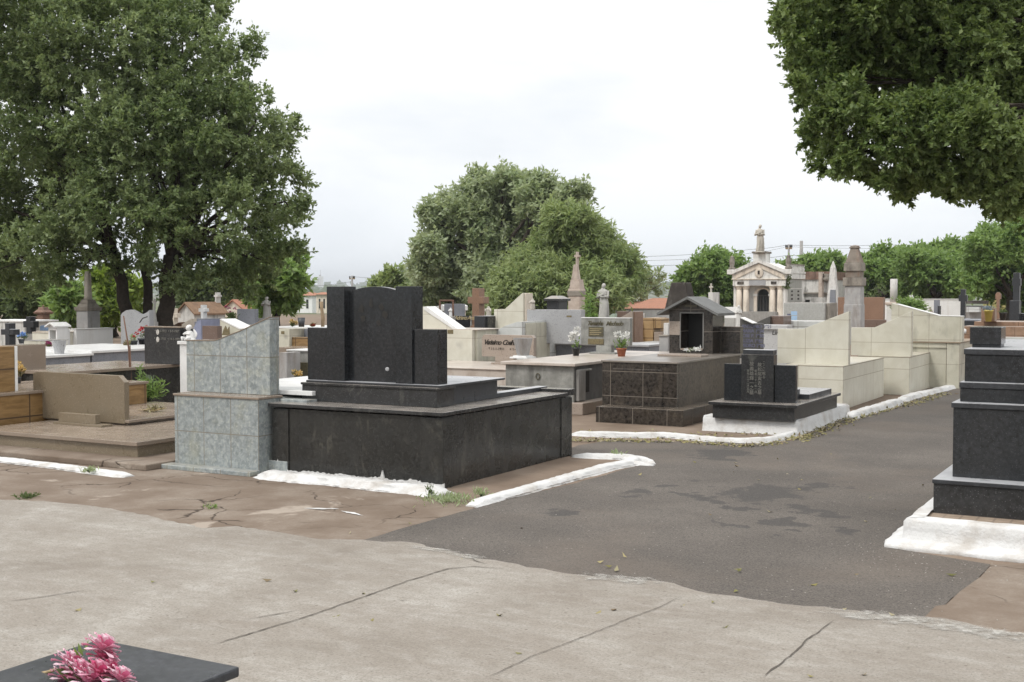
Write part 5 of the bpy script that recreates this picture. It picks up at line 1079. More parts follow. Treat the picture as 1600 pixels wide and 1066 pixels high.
# ---- middle row right of the black tomb
g = grave('white_edged_tomb', 'cream tiled tomb with a white edged slope dropping right behind the black tomb', 'tomb', 21, [('front', 'cream', 600, 738, 515, 0, .6), ('side_return', 'creamdirty', 738.5, 746, 515, 0, .9, .05), ('slope_wall', 'cream', 650, 712, 480, 516, .25, .3, [(640, 516.5), (713, 516.5), (664, 480.5), (640, 480.5)]), ('slope_cap', 'whitetrim', 655, 714, 479, 516, .3, .27, [(662, 484), (709, 515.3), (715, 514.2), (666, 479), (662, 479.6)]), ('top', 'pinktop', 600, 746, 513.7, 515, .9, -.01), ('foot', 'duststone', 600, 757, 564, 0, .3, -.35), ('plaque', 'brass', 699, 708, 515.5, 522, .01, -.012)])
grave('white_slope_tomb', 'white tiled tomb with a sloping top behind the lettered brown slab', 'tomb', 21.4, [('base', 'whitetile', 747, 816, 522, 0, 1.4, 0, [(747, 575), (816, 575), (816, 503), (808, 503), (790, 509), (770, 519), (747, 521)]), ('side', 'creamdirty', 816.3, 823, 505, 0, .9, .08)])
grave('pointed_cream_tomb', 'pale cream tomb wall rising to a sharp point before the bushy tree', 'tomb', 25, [('wall', 'cream', 772, 818, 462, 0, .3, 0, [(772, 520), (818, 520), (818, 458), (816, 458), (789, 483), (772, 483.5)]), ('end_strip', 'peach', 818.2, 822, 458.5, 520, .3, .02), ('base', 'cream', 770, 823, 519, 0, 1.0, -.2)])
def lettered_slab():
    D = 19.4; x0, x1, y0, y1, z0, z1 = rect(D, 753, 834, 523.5, 558, .09); t = thing('lettered_slab', 'pinkish brown granite slab with dark script lettering on a small foot', 'headstone', x1, y0)
    zl = hz(x0, y0, 568.5); part('ledger', 'pinktop', t, (x0-.9, x1+.3, y0-1.1, y0+.6, 0, zl-.015), (x0-.92, x1+.3, y0-1.12, y0+.62, zl-.015, zl))
    zf = z0; part('foot', 'pink', t, (ux(y0, 774, 1), ux(y0, 803, 1), y0-.01, y0+.1, zl, zf), (ux(y0, 770, 1), ux(y0, 806, 1), y0-.06, y0+.15, zl, zl+.03))
    c_ = .04; h = build('slab', MB().pxz([(x0, z0), (x1, z0), (x1, z1-c_), (x1-c_, z1), (x0+c_, z1), (x0, z1-c_)], y0, y1), M['pink'], t, .003)
    zz = lambda r: hz(x0, y0, r); text(h, 'Verissimo  Coelho  da  Silva', ux(y0, 755.5, 1), y0-.003, zz(538), .112, M['ink'], shear=.4, align='LEFT', spacing=.74, off=.003)
    text(h, '* 11-1-1911', ux(y0, 776, 1), y0-.003, zz(546.5), .062, M['ink']); text(h, '+ 1-4-1981', ux(y0, 808, 1), y0-.003, zz(546.5), .062, M['ink'])
lettered_slab()
g = grave('grey_granite_tomb', 'wide plain pale grey granite headstone on a low grey tomb', 'tomb', 21.6, [('headstone', 'greygran', 823.5, 908, 484, 537, .16, .2), ('slab', 'greygran', 820, 1014, 537, 540, 1.0), ('base', 'greydark', 834, 1014, 540, 0, .9, .05), ('plaque', 'brass', 885, 893, 493, 496, .01, .188)])
def lantern_box():
    D = 24; x, y, _ = at(864, 500, D); q = D/FPX; f = lambda r: hz(x, y, r); t = thing('black_lantern_tomb', 'black granite capped block peeping over the pale grey headstone', 'tomb', x, y)
    part('base', 'black_plain', t, (x-11*q, x+9.5*q, y, y+.4, 0, f(470.5))); build('cap', MB().frus(x-.7*q, y+.2, f(470.5), f(467), 13.5*q, 13.5*q, .26, .26).frus(x-.7*q, y+.2, f(467), f(462.3), 13.2*q, 5*q, .25, .12), M['black'], t)
lantern_box()
robed('small pale praying figure on the pale grey headstone', 832, 467, 484, 22.0, 'statue', 1.5, 'pray', veil=True)
def pink_obelisk():
    D = 34; x, y, _ = at(901, 500, D); q = 1.6*sq(901, D); f = lambda r: hz(x, y, r); t = thing('pink_obelisk', 'pale pinkish broken obelisk topped with a cross before the bushy tree', 'monument', x, y)
    fr = lambda n_, r0, r1, a, b_, m_='weathpink', ox=0: build(n_, MB().frus(x+ox*q, y, f(r1) if r1 < 530 else 0, f(r0), a*q, b_*q), M[m_], t, .015)
    fr('plinth', 463, 540, 8.6, 8.4); fr('band', 455, 463, 9.2, 9.4, 'weath'); fr('block', 451, 455, 9, 8.2); fr('block', 437, 451, 7.6, 6.2, ox=.3); build('shoulder', MB().frus(x+5*q, y, f(452), f(441), 3.4*q, 2.5*q), M['weathpink'], t, .02); fr('shaft', 413.5, 437, 4.8, 2.6, ox=-1)
    mb = MB(); cross_mb(mb, D, 900.5, 393.5, 414, 398.5, 402, 3.7, 1.1, .12); build('cross', mb, M['weathpink'], t)
pink_obelisk()
x, y, _ = at(921, 500, 23); t = thing('lily_plant', 'tall green lily plant between obelisk and robed statue', 'plant', x, y, 0); z0 = hz(x, y, 500)
mb = MB(); mb.tube([(x, y, 0), (x+.02, y, hz(x, y, 455))], .014, 6); mb.tube([(ux(y, 922.5, 1), y, 0), (ux(y, 922.5, 1), y-.02, hz(x, y, 462))], .007, 5); build('stem', mb, M['leafE'], t); sprig('leaves', x, y, z0, .08, hz(x, y, 456)-z0, 130, .2, M['leafE'], t, .14, .1); sprig('leaves', ux(y, 924, 1), y, z0-.1, .12, .16, 120, .12, M['leafE'], t, .3)
robed('grey robed standing statue with stained shoulders behind the marble headstone', 943, 443, 500, 23.5, 'statuegrey', .98, 'chest', ped=((934, 953, 499, 0, 'statuegrey'),))
grave('brown_wedge_tomb', 'reddish brown granite wedge beside the lettered marble headstone', 'tomb', 24.5, [('wall', 'pink', 970, 988.5, 490, 0, .5, 0, [(962, 545), (988.5, 545), (988.5, 487), (985.5, 487), (970, 496), (962, 499)]), ('end', 'rust', 988.7, 991.5, 487.5, 0, .45, .03), ('back_block', 'cocoa', 964, 979, 486.5, 0, .2, .6)])
grave('palegreen_tomb', 'small pale green wedge tomb behind the marble headstone', 'tomb', 27, [('wall', 'palegreen', 946, 960, 492, 0, .5, 0, [(945, 530), (960, 530), (960, 490.5), (957, 490.5), (947, 496)])])
grave('ochre_strip_tomb', 'ochre strip tiled tomb with square openings right of brown wedge', 'tomb', 27, [('base', 'orangefine', 1003, 1020.5, 497, 0, .8, .1), ('wing', 'orangefine', 990, 1003, 503.5, 524, .6, .15), ('wing', 'orangefine', 1021, 1033, 498, 513, .5, .05), ('foot', 'orangefine', 988, 1003, 521, 0, .7, .12), ('niche', 'whitetile', 994, 1003, 517, 521, .3, .3), ('ledge', 'pink', 1022, 1033, 519, 0, .5, 0)])
grave('black_wedge_stone', 'little black wedge on a white backing above the ochre tiles', 'headstone', 27.6, [('backing', 'oldwhite', 994, 1003.5, 490, 0, .2, .2), ('wedge', 'black_plain', 991, 1002, 493, 503, .12, 0, [(991, 503), (1002, 503), (1002, 493)])])
grave('grey_low_tomb', 'low dusty grey stone tomb before the ochre strip tiles', 'tomb', 23.5, [('base', 'greycem', 990, 1038, 536, 0, 1.0), ('slab', 'pinktop', 1000, 1040, 540, 0, .5, -.6)])
def trapezoid():
    D = 24; x, y, _ = at(1064, 500, D); q = sq(1064, D); f = lambda r: hz(x, y, r); t = thing('trapezoid_monument', 'blackened cement trapezoid monument behind the house shrine', 'monument', x, y)
    build('tower', MB().frus(x, y, f(489), f(441.5), 27*q, 16*q), M['moss'], t, .02); part('base', 'weathlight', t, (x-19*q, x+19*q, y-17*q, y+17*q, 0, f(489)))
    x2, y2, _ = at(1041, 500, 19.5); k = 19.5/FPX; g_ = lambda r: hz(x2, y2, r); u = thing('white_post_tomb', 'short white painted post on a grey pedestal left of the house shrine', 'tomb', x2, y2); part('post', 'oldwhite', u, (x2-4.3*k, x2+3.2*k, y2, y2+.15, g_(523.5), g_(505))); part('pedestal', 'weathlight', u, (x2-8.5*k, x2+6*k, y2-.08, y2+.3, 0, g_(525.5))); part('cap', 'weath', u, (x2-9.3*k, x2+6.5*k, y2-.1, y2+.32, g_(525.5), g_(523.5)))
trapezoid()
def gable_far(label, D, l, r, eave, ridge, depth, name='building', hip=10, bot_wall='wallwhite', gx=()):
    """long side faces the graves: ridge parallel to x"""
    x1, y0, _ = at(r, 500, D); x0 = ux(y0, l, 1); xm = (x0+x1)/2; ze, za = hz(xm, y0, eave), hz(xm, y0+depth/2, ridge); zg = terrain_z(D) if D > 92 else 0
    t = thing(name, label, 'building', xm, y0, zg); part('wall', bot_wall, t, (x0, x1, y0, y0+depth, zg, ze), bev=0); h = hip*D/FPX
    mb = MB().add([(x0-.3, y0-.3, ze), (x1+.3, y0-.3, ze), (x1+.3, y0+depth+.3, ze), (x0-.3, y0+depth+.3, ze), (x0+h, y0+depth/2, za), (x1-h, y0+depth/2, za)], [(0, 1, 5, 4), (2, 3, 4, 5), (1, 2, 5), (3, 0, 4), (3, 2, 1, 0)]); build('roof', mb, M['roof2'], t)
    for a, b_, c_, d in gx: part('window', 'glass', t, (ux(y0, a, 1), ux(y0, b_, 1), y0-.04, y0+.02, hz(xm, y0, d), hz(xm, y0, c_)), bev=0)
    return t
gable_far('long white house with an orange tile roof behind the robed statue', 58, 986, 1052, 482, 466, 5, hip=3, gx=((1015, 1019, 488, 495),)); gable_far('small white house with orange roof between the tree trunks', 60, 940, 981, 483, 471, 5, hip=3)
g = grave('white_boundary_wall', 'low white boundary wall running behind the robed statue', 'wall', 55, [('wall', 'wallwhite', 944, 1046, 483.5, 0, .25), ('coping', 'weathred', 943, 1047, 482.7, 483.5, .35, -.05)])
# ---- row behind the small black tomb
M['greydarkbrown'] = granite('dark_taupe_stone', (.060,.057,.052), (.10,.096,.088), (.03,.03,.03), .4, 90, .2)
g = grave('notched_headstone', 'dark headstone with a slanting notched top and rows of blue writing', 'headstone', 19.0, [('slab', 'greydarkbrown', 1156, 1187.5, 500, 0, .2, 0, [(1156, 560), (1187.5, 560), (1187.5, 505.5), (1176, 505.5), (1157, 496.5), (1156, 496.5)]), ('edge_strip', 'whitetrim', 1156, 1176, 496, 506, .22, -.01, [(1156, 497.2), (1175.5, 506), (1177, 505.2), (1157, 495.8)])])
_x, _y, _ = at(1187.5, 500, 19.0)
for r, tx in ((510.5, 'ANTONIO 1921'), (517.5, 'MARIA 1934'), (525, 'JOSE P. 1950'), (533, 'LUZIA 1962'), (540.5, 'PEDRO 1988')): text(g[1], tx, ux(_y, 1158.5, 1), _y-.003, hz(_x, _y, r+2.4), .075, M['blue_ink'], align='LEFT', spacing=.92, off=.002)
grave('brown_notch_block', 'brown block with a grey sloping side under the chapel steps', 'tomb', 21.5, [('base', 'cocoa', 1203, 1224, 494, 0, .5), ('slope', 'greydarkbrown', 1178, 1203, 494, 0, .4, .03, [(1178, 545), (1203, 545), (1203, 494.2), (1178, 505.5)])])
M['palegran'] = granite('pale_speckled_granite', (.42,.42,.42), (.54,.54,.54), (.22,.22,.22), .4, 80, .25)
g = grave('pale_granite_headstone', 'pale grey granite upright slab with a thick lip and small lettering', 'headstone', 20.3, [('slab', 'palegran', 1188.5, 1230, 515, 0, .25), ('lip', 'palegran', 1187, 1230, 508, 515, .32, -.05)])
_x, _y, _ = at(1230, 500, 20.3); text(g[1], 'Lina 1949', ux(_y, 1206, 1), _y-.003, hz(_x, _y, 523.5), .1, M['ink'], align='LEFT', shear=.2)
grave('pale_tile_tomb', 'pale tiled low tomb with a slanting end behind the first cream headboard', 'tomb', 21.6, [('base', 'whitetile', 1220, 1290, 502, 0, .8)])
g = grave('speckled_tile_box', 'speckled grey tiled box with a pale blue sticker below the chapel', 'tomb', 24, [('base', 'greytile', 1224.5, 1289, 473.5, 0, .7), ('end_panel', 'weath', 1289.2, 1296, 474, 0, .6, .03)])
_x, _y, _ = at(1240, 500, 24); _z = lambda r: hz(_x, _y, r)
for l, r, a, b_, m_ in ((1236, 1245.5, 486.5, 492.5, 'sky_print'), (1236, 1245.5, 493.5, 500.3, 'sky_print')): part('sticker', m_, g[0], (ux(_y, l, 1), ux(_y, r, 1), _y-.008, _y, _z(b_), _z(a)), bev=0)
part('sticker_print', 'blue_ink', g[0], (ux(_y, 1230, 1), ux(_y, 1235.5, 1), _y-.008, _y, _z(493), _z(490.5)), bev=0)
robed('small white praying figure left of the notched headstone', 1154, 477, 513, 21.5, 'oldwhite', .8, 'pray', veil=True, ped=((1150, 1158, 512, 0, 'oldwhite'),))
grave('low_white_wall', 'short whitewashed wall between house shrine and chapel', 'wall', 40, [('wall', 'wallwhite', 1132, 1152, 480, 0, .3), ('foot', 'greytile', 1132, 1152, 497, 0, .5, -.3)])
cross('thin white cross on a finial behind the house shrine roof', 30, 1110, 443, 469, 447.5, 450, 2.6, .8, .08, 'statue', ((1106.5, 1113.5, 457, 0, 'oldwhite'),))
# ---- the mortuary chapel
def chapel():
    D = 62.0; x1, y0, _ = at(1226, 500, D); x0 = ux(y0, 1147, 2); y1 = vy(x1, 1255.5, 2); xm = (x0+x1)/2; q = D/FPX; f = lambda r: hz(xm, y0, r); g_ = lambda u, yy=None: ux(y0 if yy is None else yy, u, 2)
    t = thing('mortuary_chapel', 'white neoclassical chapel with peach columns and an arched dark door', 'building', xm, y0)
    dz, d0, d1 = f(451), g_(1179), g_(1198.3); rec = .5; dh = f(461)
    mb = MB().box(x0, d0, y0+rec, y1, 0, f(437)).box(d1, x1, y0+rec, y1, 0, f(437)).box(d0, d1, y0+rec, y1, dz, f(437)).box(d0, d1, y0+rec+.3, y1, 0, dz); build('wall', mb, M['chapel'], t)
    part('corner_pier', 'chapel', t, (x0-.06, x0+.25, y0+.1, y0+rec, 0, f(447)), bev=.01); part('corner_pier', 'chapel', t, (x1-.25, x1+.004, y0+.1, y0+rec, 0, f(447)), bev=.01)
    part('entablature', 'chapel', t, (x0-.06, x1+.04, y0-.04, y0+rec, f(447), f(437)), bev=.01); part('cornice', 'peach', t, (x0-.12, x1+.08, y0-.10, y0+rec, f(437), f(435.6)), bev=.01)
    za = f(410); zb = f(435.6); zc = f(428.5); pd = build('pediment', MB().pxz([(x0-.1, zb), (x1+.1, zb), (x1+.1, zc), (xm, za), (x0-.1, zc)], y0-.02, y1), M['chapel'], t)
    for s, xe in ((-1, x0-.15), (1, x1+.15)):
        build('raking_cornice', MB().pxz([(xe, zc-.02), (xm, za-.02), (xm, za+.16), (xe, zc+.16)], y0-.16, y0+.25), M['chapel'], pd); build('raking_band', MB().pxz([(xe-s*.15, zc-.28), (xm, za-.28), (xm, za-.06), (xe-s*.15, zc-.06)], y0-.07, y0), M['peach'], pd)
        part('gable_block', 'chapel', t, (xe-.2, xe+.2, y0-.14, y0+.3, f(428.5), f(421)), bev=.01)
        build('finial', MB().lathe(xe, y0+.1, [(.16, f(421)), (.20, f(419)), (.10, f(416)), (.13, f(412)), (.15, f(407)), (.09, f(402)), (.11, f(401)), (.03, f(399))], 12), M['weath'], t)
    build('medallion', MB().loft([(xm, y0-.05, f(426.5)-.26*cos(pi*j/6), .22*sin(pi*j/6)+.01, .04) for j in range(7)], 14), M['peach'], pd)
    part('medallion_figure', 'moss', pd, (xm-.06, xm+.05, y0-.1, y0-.085, f(429), f(423)), bev=0)
    part('name_plaque', 'greygran', t, (g_(1171), g_(1196.5), y0-.07, y0-.04, f(446), f(438)), bev=0)
    for a, b_ in ((1152.5, 1162.5), (1205, 1213.5)): part('side_plaque', 'moss', t, (g_(a), g_(b_), y0-.06, y0-.04, f(444.5), f(440)), bev=0)
    for u in (1153.5, 1164.5, 1206, 1218):
        x, yy = g_(u), y0+.14; c_ = build('column', MB().lathe(x, yy, [(.2, 0), (.2, .15), (.165, .2), (.16, f(475)), (.14, f(452.5))], 18), M['peach'], t)
        build('capital', MB().lathe(x, yy, [(.14, f(452.5)), (.17, f(451)), (.16, f(450.3)), (.22, f(448)), (.24, f(447.2)), (.24, f(447))], 8), M['peach'], c_); part('column_base', 'peach', c_, (x-.24, x+.24, yy-.24, yy+.24, 0, .14), bev=.01)
    cxd = (d0+d1)/2; hw = (d1-d0)/2; yy = y0+rec
    P = [(cxd+(hw+.16)*cos(a), dh+(dz-dh)*1.15*sin(a)) for a in np.linspace(0, pi, 17)]; Q = [(cxd+hw*cos(a), dh+(dz-dh)*.93*sin(a)) for a in np.linspace(pi, 0, 17)]
    mb = MB()
    for k in range(16): mb.pxz([P[k], P[k+1], Q[15-k], Q[16-k]], yy-.12, yy+.02)
    mb.box(cxd-hw-.16, cxd-hw, yy-.12, yy+.02, 0, dh).box(cxd+hw, cxd+hw+.16, yy-.12, yy+.02, 0, dh); build('arch_frame', mb, M['peach'], t)
    for s in (-1, 1): part('impost', 'chapel', t, (cxd+s*(hw+.08)-.12, cxd+s*(hw+.08)+.12, yy-.16, yy, dh-.06, dh+.06), bev=0)
    sp = MB()
    for s in (-1, 1): sp.pxz([(cxd+s*hw*1.001, dz+.01)]+[(cxd+s*hw*cos(a), dh+(dz-dh)*.93*sin(a)) for a in np.linspace(0, pi/2, 9)]+[(cxd, dz+.01)], yy-.005, yy+.05)
    build('spandrel', sp, M['chapel'], t)
    dr = build('door', MB().pxz([(cxd-hw, .3), (cxd+hw, .3)]+[(cxd+hw*cos(a), dh+(dz-dh)*.93*sin(a)) for a in np.linspace(0, pi, 15)], yy+.1, yy+.14), M['glass'], t)
    mb = MB()
    for k in (-.5, 0, .5): mb.box(cxd+k*hw-.02, cxd+k*hw+.02, yy+.06, yy+.1, .3, dh)
    mb.box(d0, d1, yy+.06, yy+.1, dh-.06, dh); build('door_bars', mb, M['iron'], dr)
    part('steps', 'greycem', t, (xm-1.2, xm+1.0, y0-.5, y0+rec, 0, f(487)), bev=.01)
    part('side_cornice', 'chapel', t, (x1, x1+.12, y0+.3, y1, f(427), f(424)), bev=.01); part('side_panel', 'greytile', t, (x1+.001, x1+.03, vy(x1, 1231, 2), vy(x1, 1252, 2), f(472), f(452)), bev=0); part('side_panel', 'greytile', t, (x1+.001, x1+.03, vy(x1, 1231, 2), vy(x1, 1252, 2), f(450), f(430)), bev=0)
    bl = build('balustrade', MB().box(x1-.1, x1+.06, y0+.4, y1, f(414.5), f(412)), M['weath'], t)
    mb = MB(); n = 9
    for k in range(n): mb.lathe(x1, y0+.5+(y1-y0-.6)*k/(n-1), [(.06, f(424)), (.09, f(420)), (.05, f(417)), (.08, f(414.5))], 8)
    build('balusters', mb, M['chapel'], bl)
    for yv in (1236.5, 1246.5):
        for rr_ in (454, 460, 466): part('bronze_letters', 'moss', t, (x1+.03, x1+.04, vy(x1, yv-1.2, 2), vy(x1, yv+1.4, 2), f(rr_+2.6), f(rr_)), bev=0)
    px0 = part('statue_pedestal', 'chapel', t, (xm-.34, xm+.34, y0+.0, y0+.75, f(412), f(396)), bev=.01); part('pedestal_cap', 'weath', px0, (xm-.4, xm+.4, y0-.06, y0+.81, f(396), f(393)), bev=.02)
    sprig('weeds', x1+.06, y0+.15, f(452), .22, f(427)-f(452), 200, .16, M['leafG'], t, .5, -.2)
    return xm, y0, f
CXM, CY0, cf = chapel()
robed('pale robed statue standing on top of the chapel gable', 1186.5, 351, 393.5, 62.4, 'statue', 1.0, 'chest')
def old_chapel():
    D = 66; t0 = grave('old_mausoleum', 'mildewed white mausoleum with a brown parapet roof right of the chapel', 'building', D, [('wall', 'oldwhite', 1252, 1296, 437, 0, 4), ('parapet', 'weathred', 1251, 1297, 424.5, 437, 4.2, -.1), ('pilaster', 'weathpink', 1278.5, 1284, 425.5, 0, .4, -.4), ('cornice', 'weath', 1252, 1296, 457, 459, .3, -.25), ('annex', 'oldwhite', 1256, 1284, 465, 0, .8, -1.2), ('annex_window', 'dark', 1258, 1265, 468.5, 472.5, .05, -1.24)])
    x, y, _ = at(1292, 500, D); build('urn', MB().lathe(x, y-.2, [(.15, hz(x, y, 440)), (.3, hz(x, y, 436)), (.12, hz(x, y, 432)), (.2, hz(x, y, 428))], 10), M['weath'], t0[0])
old_chapel()
def white_spire():
    D = 50; x, y, _ = at(1301, 500, D); q = 1.25*sq(1301, D); f = lambda r: hz(x, y, r); t = thing('white_spire_monument', 'mildewed white pointed spire monument with a dark niche', 'monument', x, y)
    part('base', 'oldwhite', t, (x-8.5*q, x+8*q, y-8*q, y+8*q, 0, f(473.5))); build('spire', MB().frus(x, y, f(473.5), f(420), 7.6*q, 4*q).frus(x, y, f(420), f(408), 4*q, .6*q), M['oldwhite'], t, .02)
    yy = y-7.2*q; build('niche', MB().pxz([(ux(yy, 1297.5, 2), f(473)), (ux(yy, 1306.5, 2), f(473)), (ux(yy, 1305.5, 2), f(453)), (ux(yy, 1298.5, 2), f(453))], yy-.12, yy+.1), M['greydark'], t); yb = y-8*q
    build('small_door', MB().pxz([(ux(yb, 1299, 2), f(485)), (ux(yb, 1303, 2), f(485)), (ux(yb, 1303, 2), f(478)), (ux(yb, 1301, 2), f(475.5)), (ux(yb, 1299, 2), f(478))], yb-.02, yb+.02), M['dark'], t); part('foot', 'oldwhite', t, (x-9.5*q, x+9*q, y-10*q, y+10*q, 0, f(487)))
white_spire()
def obelisk():
    D = 38; x, y, _ = at(1334.5, 500, D); q = sq(1334.5, D); f = lambda r: hz(x, y, r); t = thing('tapered_obelisk', 'tall brownish stepped obelisk with a rounded cap right of the white spire', 'monument', x, y)
    for n_, r0, r1, a, b_, m_ in (('plinth', 476, 540, 16.5, 15.8, 'weathlight'), ('shaft', 447, 477, 15, 14.6, 'weathlight'), ('band', 434, 447, 17.4, 17.8, 'weath'), ('neck', 424, 434, 13.8, 14.2, 'weath2'), ('block', 411, 424, 16.6, 16.0, 'weath'), ('taper', 388, 411, 14.2, 6.6, 'weath2'), ('cap', 386.5, 388.5, 8.6, 9, 'weath2')): build(n_, MB().frus(x, y, f(r1) if r1 < 535 else 0, f(r0), a*q, b_*q), M[m_], t, .015)
    build('dome', MB().lathe(x, y, [(9*q, f(386.5)), (8.4*q, f(385)), (6*q, f(383.8)), (.5*q, f(383))], 14), M['weath2'], t)
M['weath2'] = stone('brownish_weathered_stone', (.17,.145,.12), (.27,.235,.20), (.19,.10,.06), .6, .9, 5)
obelisk()
grave('brown_panel_tomb', 'tall rust brown granite panel behind the stepped obelisk', 'tomb', 42, [('panel', 'rust', 1349, 1380, 464.5, 0, .3), ('dark_base', 'cocoa', 1347, 1386, 500, 0, .8, -.5), ('left_panel', 'rust', 1309, 1320, 464.5, 0, .3, .1)])
def broken_column():
    D = 34; x, y, _ = at(1396, 500, D); q = D/FPX; f = lambda r: hz(x, y, r); t = thing('broken_column', 'white broken column on a flaking pedestal behind the cream tombs', 'monument', x, y)
    build('shaft', MB().lathe(x, y, [(5.6*q, f(472)), (5.4*q, f(436.5)), (4.6*q, f(436))], 18), M['oldwhite'], t); part('pedestal', 'oldwhite', t, (x-9*q, x+7*q, y-8*q, y+8*q, 0, f(477))); part('pedestal_cap', 'weathpink', t, (x-11*q, x+9*q, y-10*q, y+10*q, f(477), f(472)), bev=.02); part('back_block', 'rust', t, (x-11*q, x-5.5*q, y+.5, y+.9, 0, f(460)))
broken_column()
grave('white_garden_wall', 'long white boundary wall beneath the right hand trees', 'wall', 62, [('wall', 'wallwhite', 1380, 1502, 468, 0, .25), ('coping', 'whitetrim', 1379, 1503, 467, 468, .35, -.05)])
grave('yellow_wall', 'faded yellow boundary wall under the trees at far right', 'wall', 60, [('wall', 'yellow', 1536, 1680, 466.5, 0, .25), ('coping', 'yellow', 1535, 1681, 465.5, 466.5, .35, -.05)])
single('garden_arch', 'narrow white pointed arch stone at the left end of the white wall', 'monument', MB().pxz([(ux(at(1424, 0, 45)[1], u, 1.3), hz(*at(1424, 0, 45)[:2], w)) for u, w in ((1418, 500), (1429, 500), (1427, 470), (1424, 461), (1421, 461), (1419, 470))], at(1424, 0, 45)[1], at(1424, 0, 45)[1]+.25), M['whitetrim'])
x, y, _ = at(1424, 500, 34); t = thing('green_shrub', 'fresh green shrub right of the broken white column', 'shrub', x, y, 0); mb = MB(); mb.tube([(x, y, 0), (x, y, hz(x, y, 480))], .03, 6); build('stem', mb, M['twig'], t); crown('foliage', t, pblobs([(1412, 480, 9), (1425, 478, 9), (1432, 483, 7), (1420, 486, 10)], 34, .2), M['leafE'], 12, 8, 6, .12)
grave('grey_headstones', 'narrow grey upright stone with a leaning pinkish wing before the white wall', 'headstone', 40, [('slab', 'greydark', 1459, 1467, 469, 0, .2), ('wing', 'pink', 1452, 1464, 486, 0, .2, -.2, [(1452, 510), (1468, 510), (1467, 494), (1457, 489), (1452, 480)]), ('side', 'black_plain', 1465, 1468, 478, 0, .3, -.1)])
x, y, _ = at(1441, 500, 42); single('small_grey_stone', 'little grey stepped stone alone before the white wall', 'headstone', MB().frus(x, y, 0, hz(x, y, 486), .14, .12).frus(x, y, hz(x, y, 486), hz(x, y, 478), .07, .05), M['greydark'], .01)
cross('tall dark granite cross at the right end of the white wall', 36, 1504, 452, 500, 461, 471, 6.5, 3.6, .2, 'black_plain', ((1497, 1512, 498, 0, 'greydark'),))
cross('massive black granite cross at the far right', 34, 1587, 426.5, 502, 435, 446.5, 6.5, 5, .3, 'black_plain', ((1581, 1640, 490, 0, 'black_plain'), (1577, 1592, 470, 0, 'black_plain')))
cross('thin brown stone cross behind the yellow pot', 34, 1559, 457, 500, 459, 468, 4.2, 2.4, .15, 'rust', ((1552, 1566, 498, 0, 'cocoa'),))
grave('small_tiled_roof_tomb', 'small grey mausoleum with a row of dark clay tiles at the right', 'tomb', 46, [('wall', 'weathlight', 1508, 1538, 478, 0, 1), ('tile_eave', 'moss', 1506, 1540, 470, 475, .8, -.2), ('barrel', 'whitetile', 1510, 1530, 480, 488, .5, -.4)])
x, y, _ = at(1544.5, 500, 24); zb = hz(x, y, 502.5)
M['bluegrey2'] = litter('bluish_dry_flower', [(.10,.14,.17), (.2,.26,.30), (.28,.33,.36)])
potted('potted_flowers', 'bluish dry flowers in a tall yellow pot at the right', x, y, zb, .085, hz(x, y, 484.5)-zb, 'yellowpot', None, 0, .05, .12, .13, 'bluegrey2', None, 200, .05)
x, y, _ = at(1567, 500, 24); zb = hz(x, y, 501); potted('potted_flowers', 'dark pot with blackish foliage right of the yellow pot', x, y, zb, .07, hz(x, y, 488)-zb, 'blackpot', None, 0, .05, .09, .08, 'leafG', None, 90, .05)
grave('red_tile_tomb', 'wide reddish brown tiled tomb with steps behind the black star granite', 'tomb', 23.6, [('upper', 'redtile', 1522, 1700, 503.5, 0, 1.2), ('back_panel', 'redtile', 1533, 1554, 482, 503, .3, .6), ('step', 'redtile', 1504, 1700, 511, 0, .8, -.6), ('white_line', 'whitetile', 1560, 1700, 528, 531, .3, -.9), ('low_step', 'redtile', 1495, 1700, 531, 0, .6, -.95)])
grave('black_low_tomb', 'low black polished tomb left of the reddish steps', 'tomb', 26, [('base', 'black_plain', 1500, 1532, 502, 0, .7), ('top', 'greydark', 1500, 1536, 499.5, 502, .8, -.04)])
x, y, _ = at(1507, 500, 22.2); single('white_candle_jar', 'tiny white jar on the reddish step beside the cream tomb', 'jar', MB().lathe(x, y, [(.035, hz(x, y, 521)), (.035, hz(x, y, 515)), (.02, hz(x, y, 514.5)), (.02, hz(x, y, 513.8))], 12), M['whitetrim'])
# ---- behind the pointed cream tomb
g = grave('gold_script_stone', 'black polished stone with gold script lettering before the tree', 'headstone', 27, [('slab', 'blackplaque', 692, 733, 494, 512, .15), ('base', 'greycem', 690, 752, 510, 0, .6, -.1), ('end_post', 'whitetile', 733.5, 736, 495, 510, .12, .02)])
_x, _y, _ = at(733, 500, 27); text(g[1], 'Gentil Adriano Ardini', ux(_y, 694.5, 1), _y-.003, hz(_x, _y, 499.6), .125, M['gold'], shear=.4, align='LEFT', spacing=.8, off=.002)
cross('reddish brown granite cross standing before the bushy tree', 27, 743, 450.5, 512, 464, 474.5, 12.3, 5.4, .25, 'rust', ((735, 752, 509, 0, 'rust'),))
grave('black_block_tomb', 'black polished block right of the reddish cross foot', 'tomb', 25, [('base', 'black_plain', 741, 757, 494, 0, .6), ('side', 'black', 757.2, 762, 494.2, 0, .5, .04)])
grave('dark_slab_stone', 'dark bluish granite slab inside a rusty iron frame', 'headstone', 29, [('slab', 'greydark', 694, 720, 475, 0, .2), ('base', 'greycem', 690, 722, 505, 0, .6, -.2)])
mb = MB(); x, y, _ = at(697, 500, 27.5)
for a, b_ in (((687.5, 469.5), (687.5, 512)), ((708, 469.5), (708, 500)), ((687, 470), (709, 470))): mb.tube([(ux(y, a[0], 1), y, hz(x, y, a[1])), (ux(y, b_[0], 1), y, hz(x, y, b_[1]))], .022, 4)
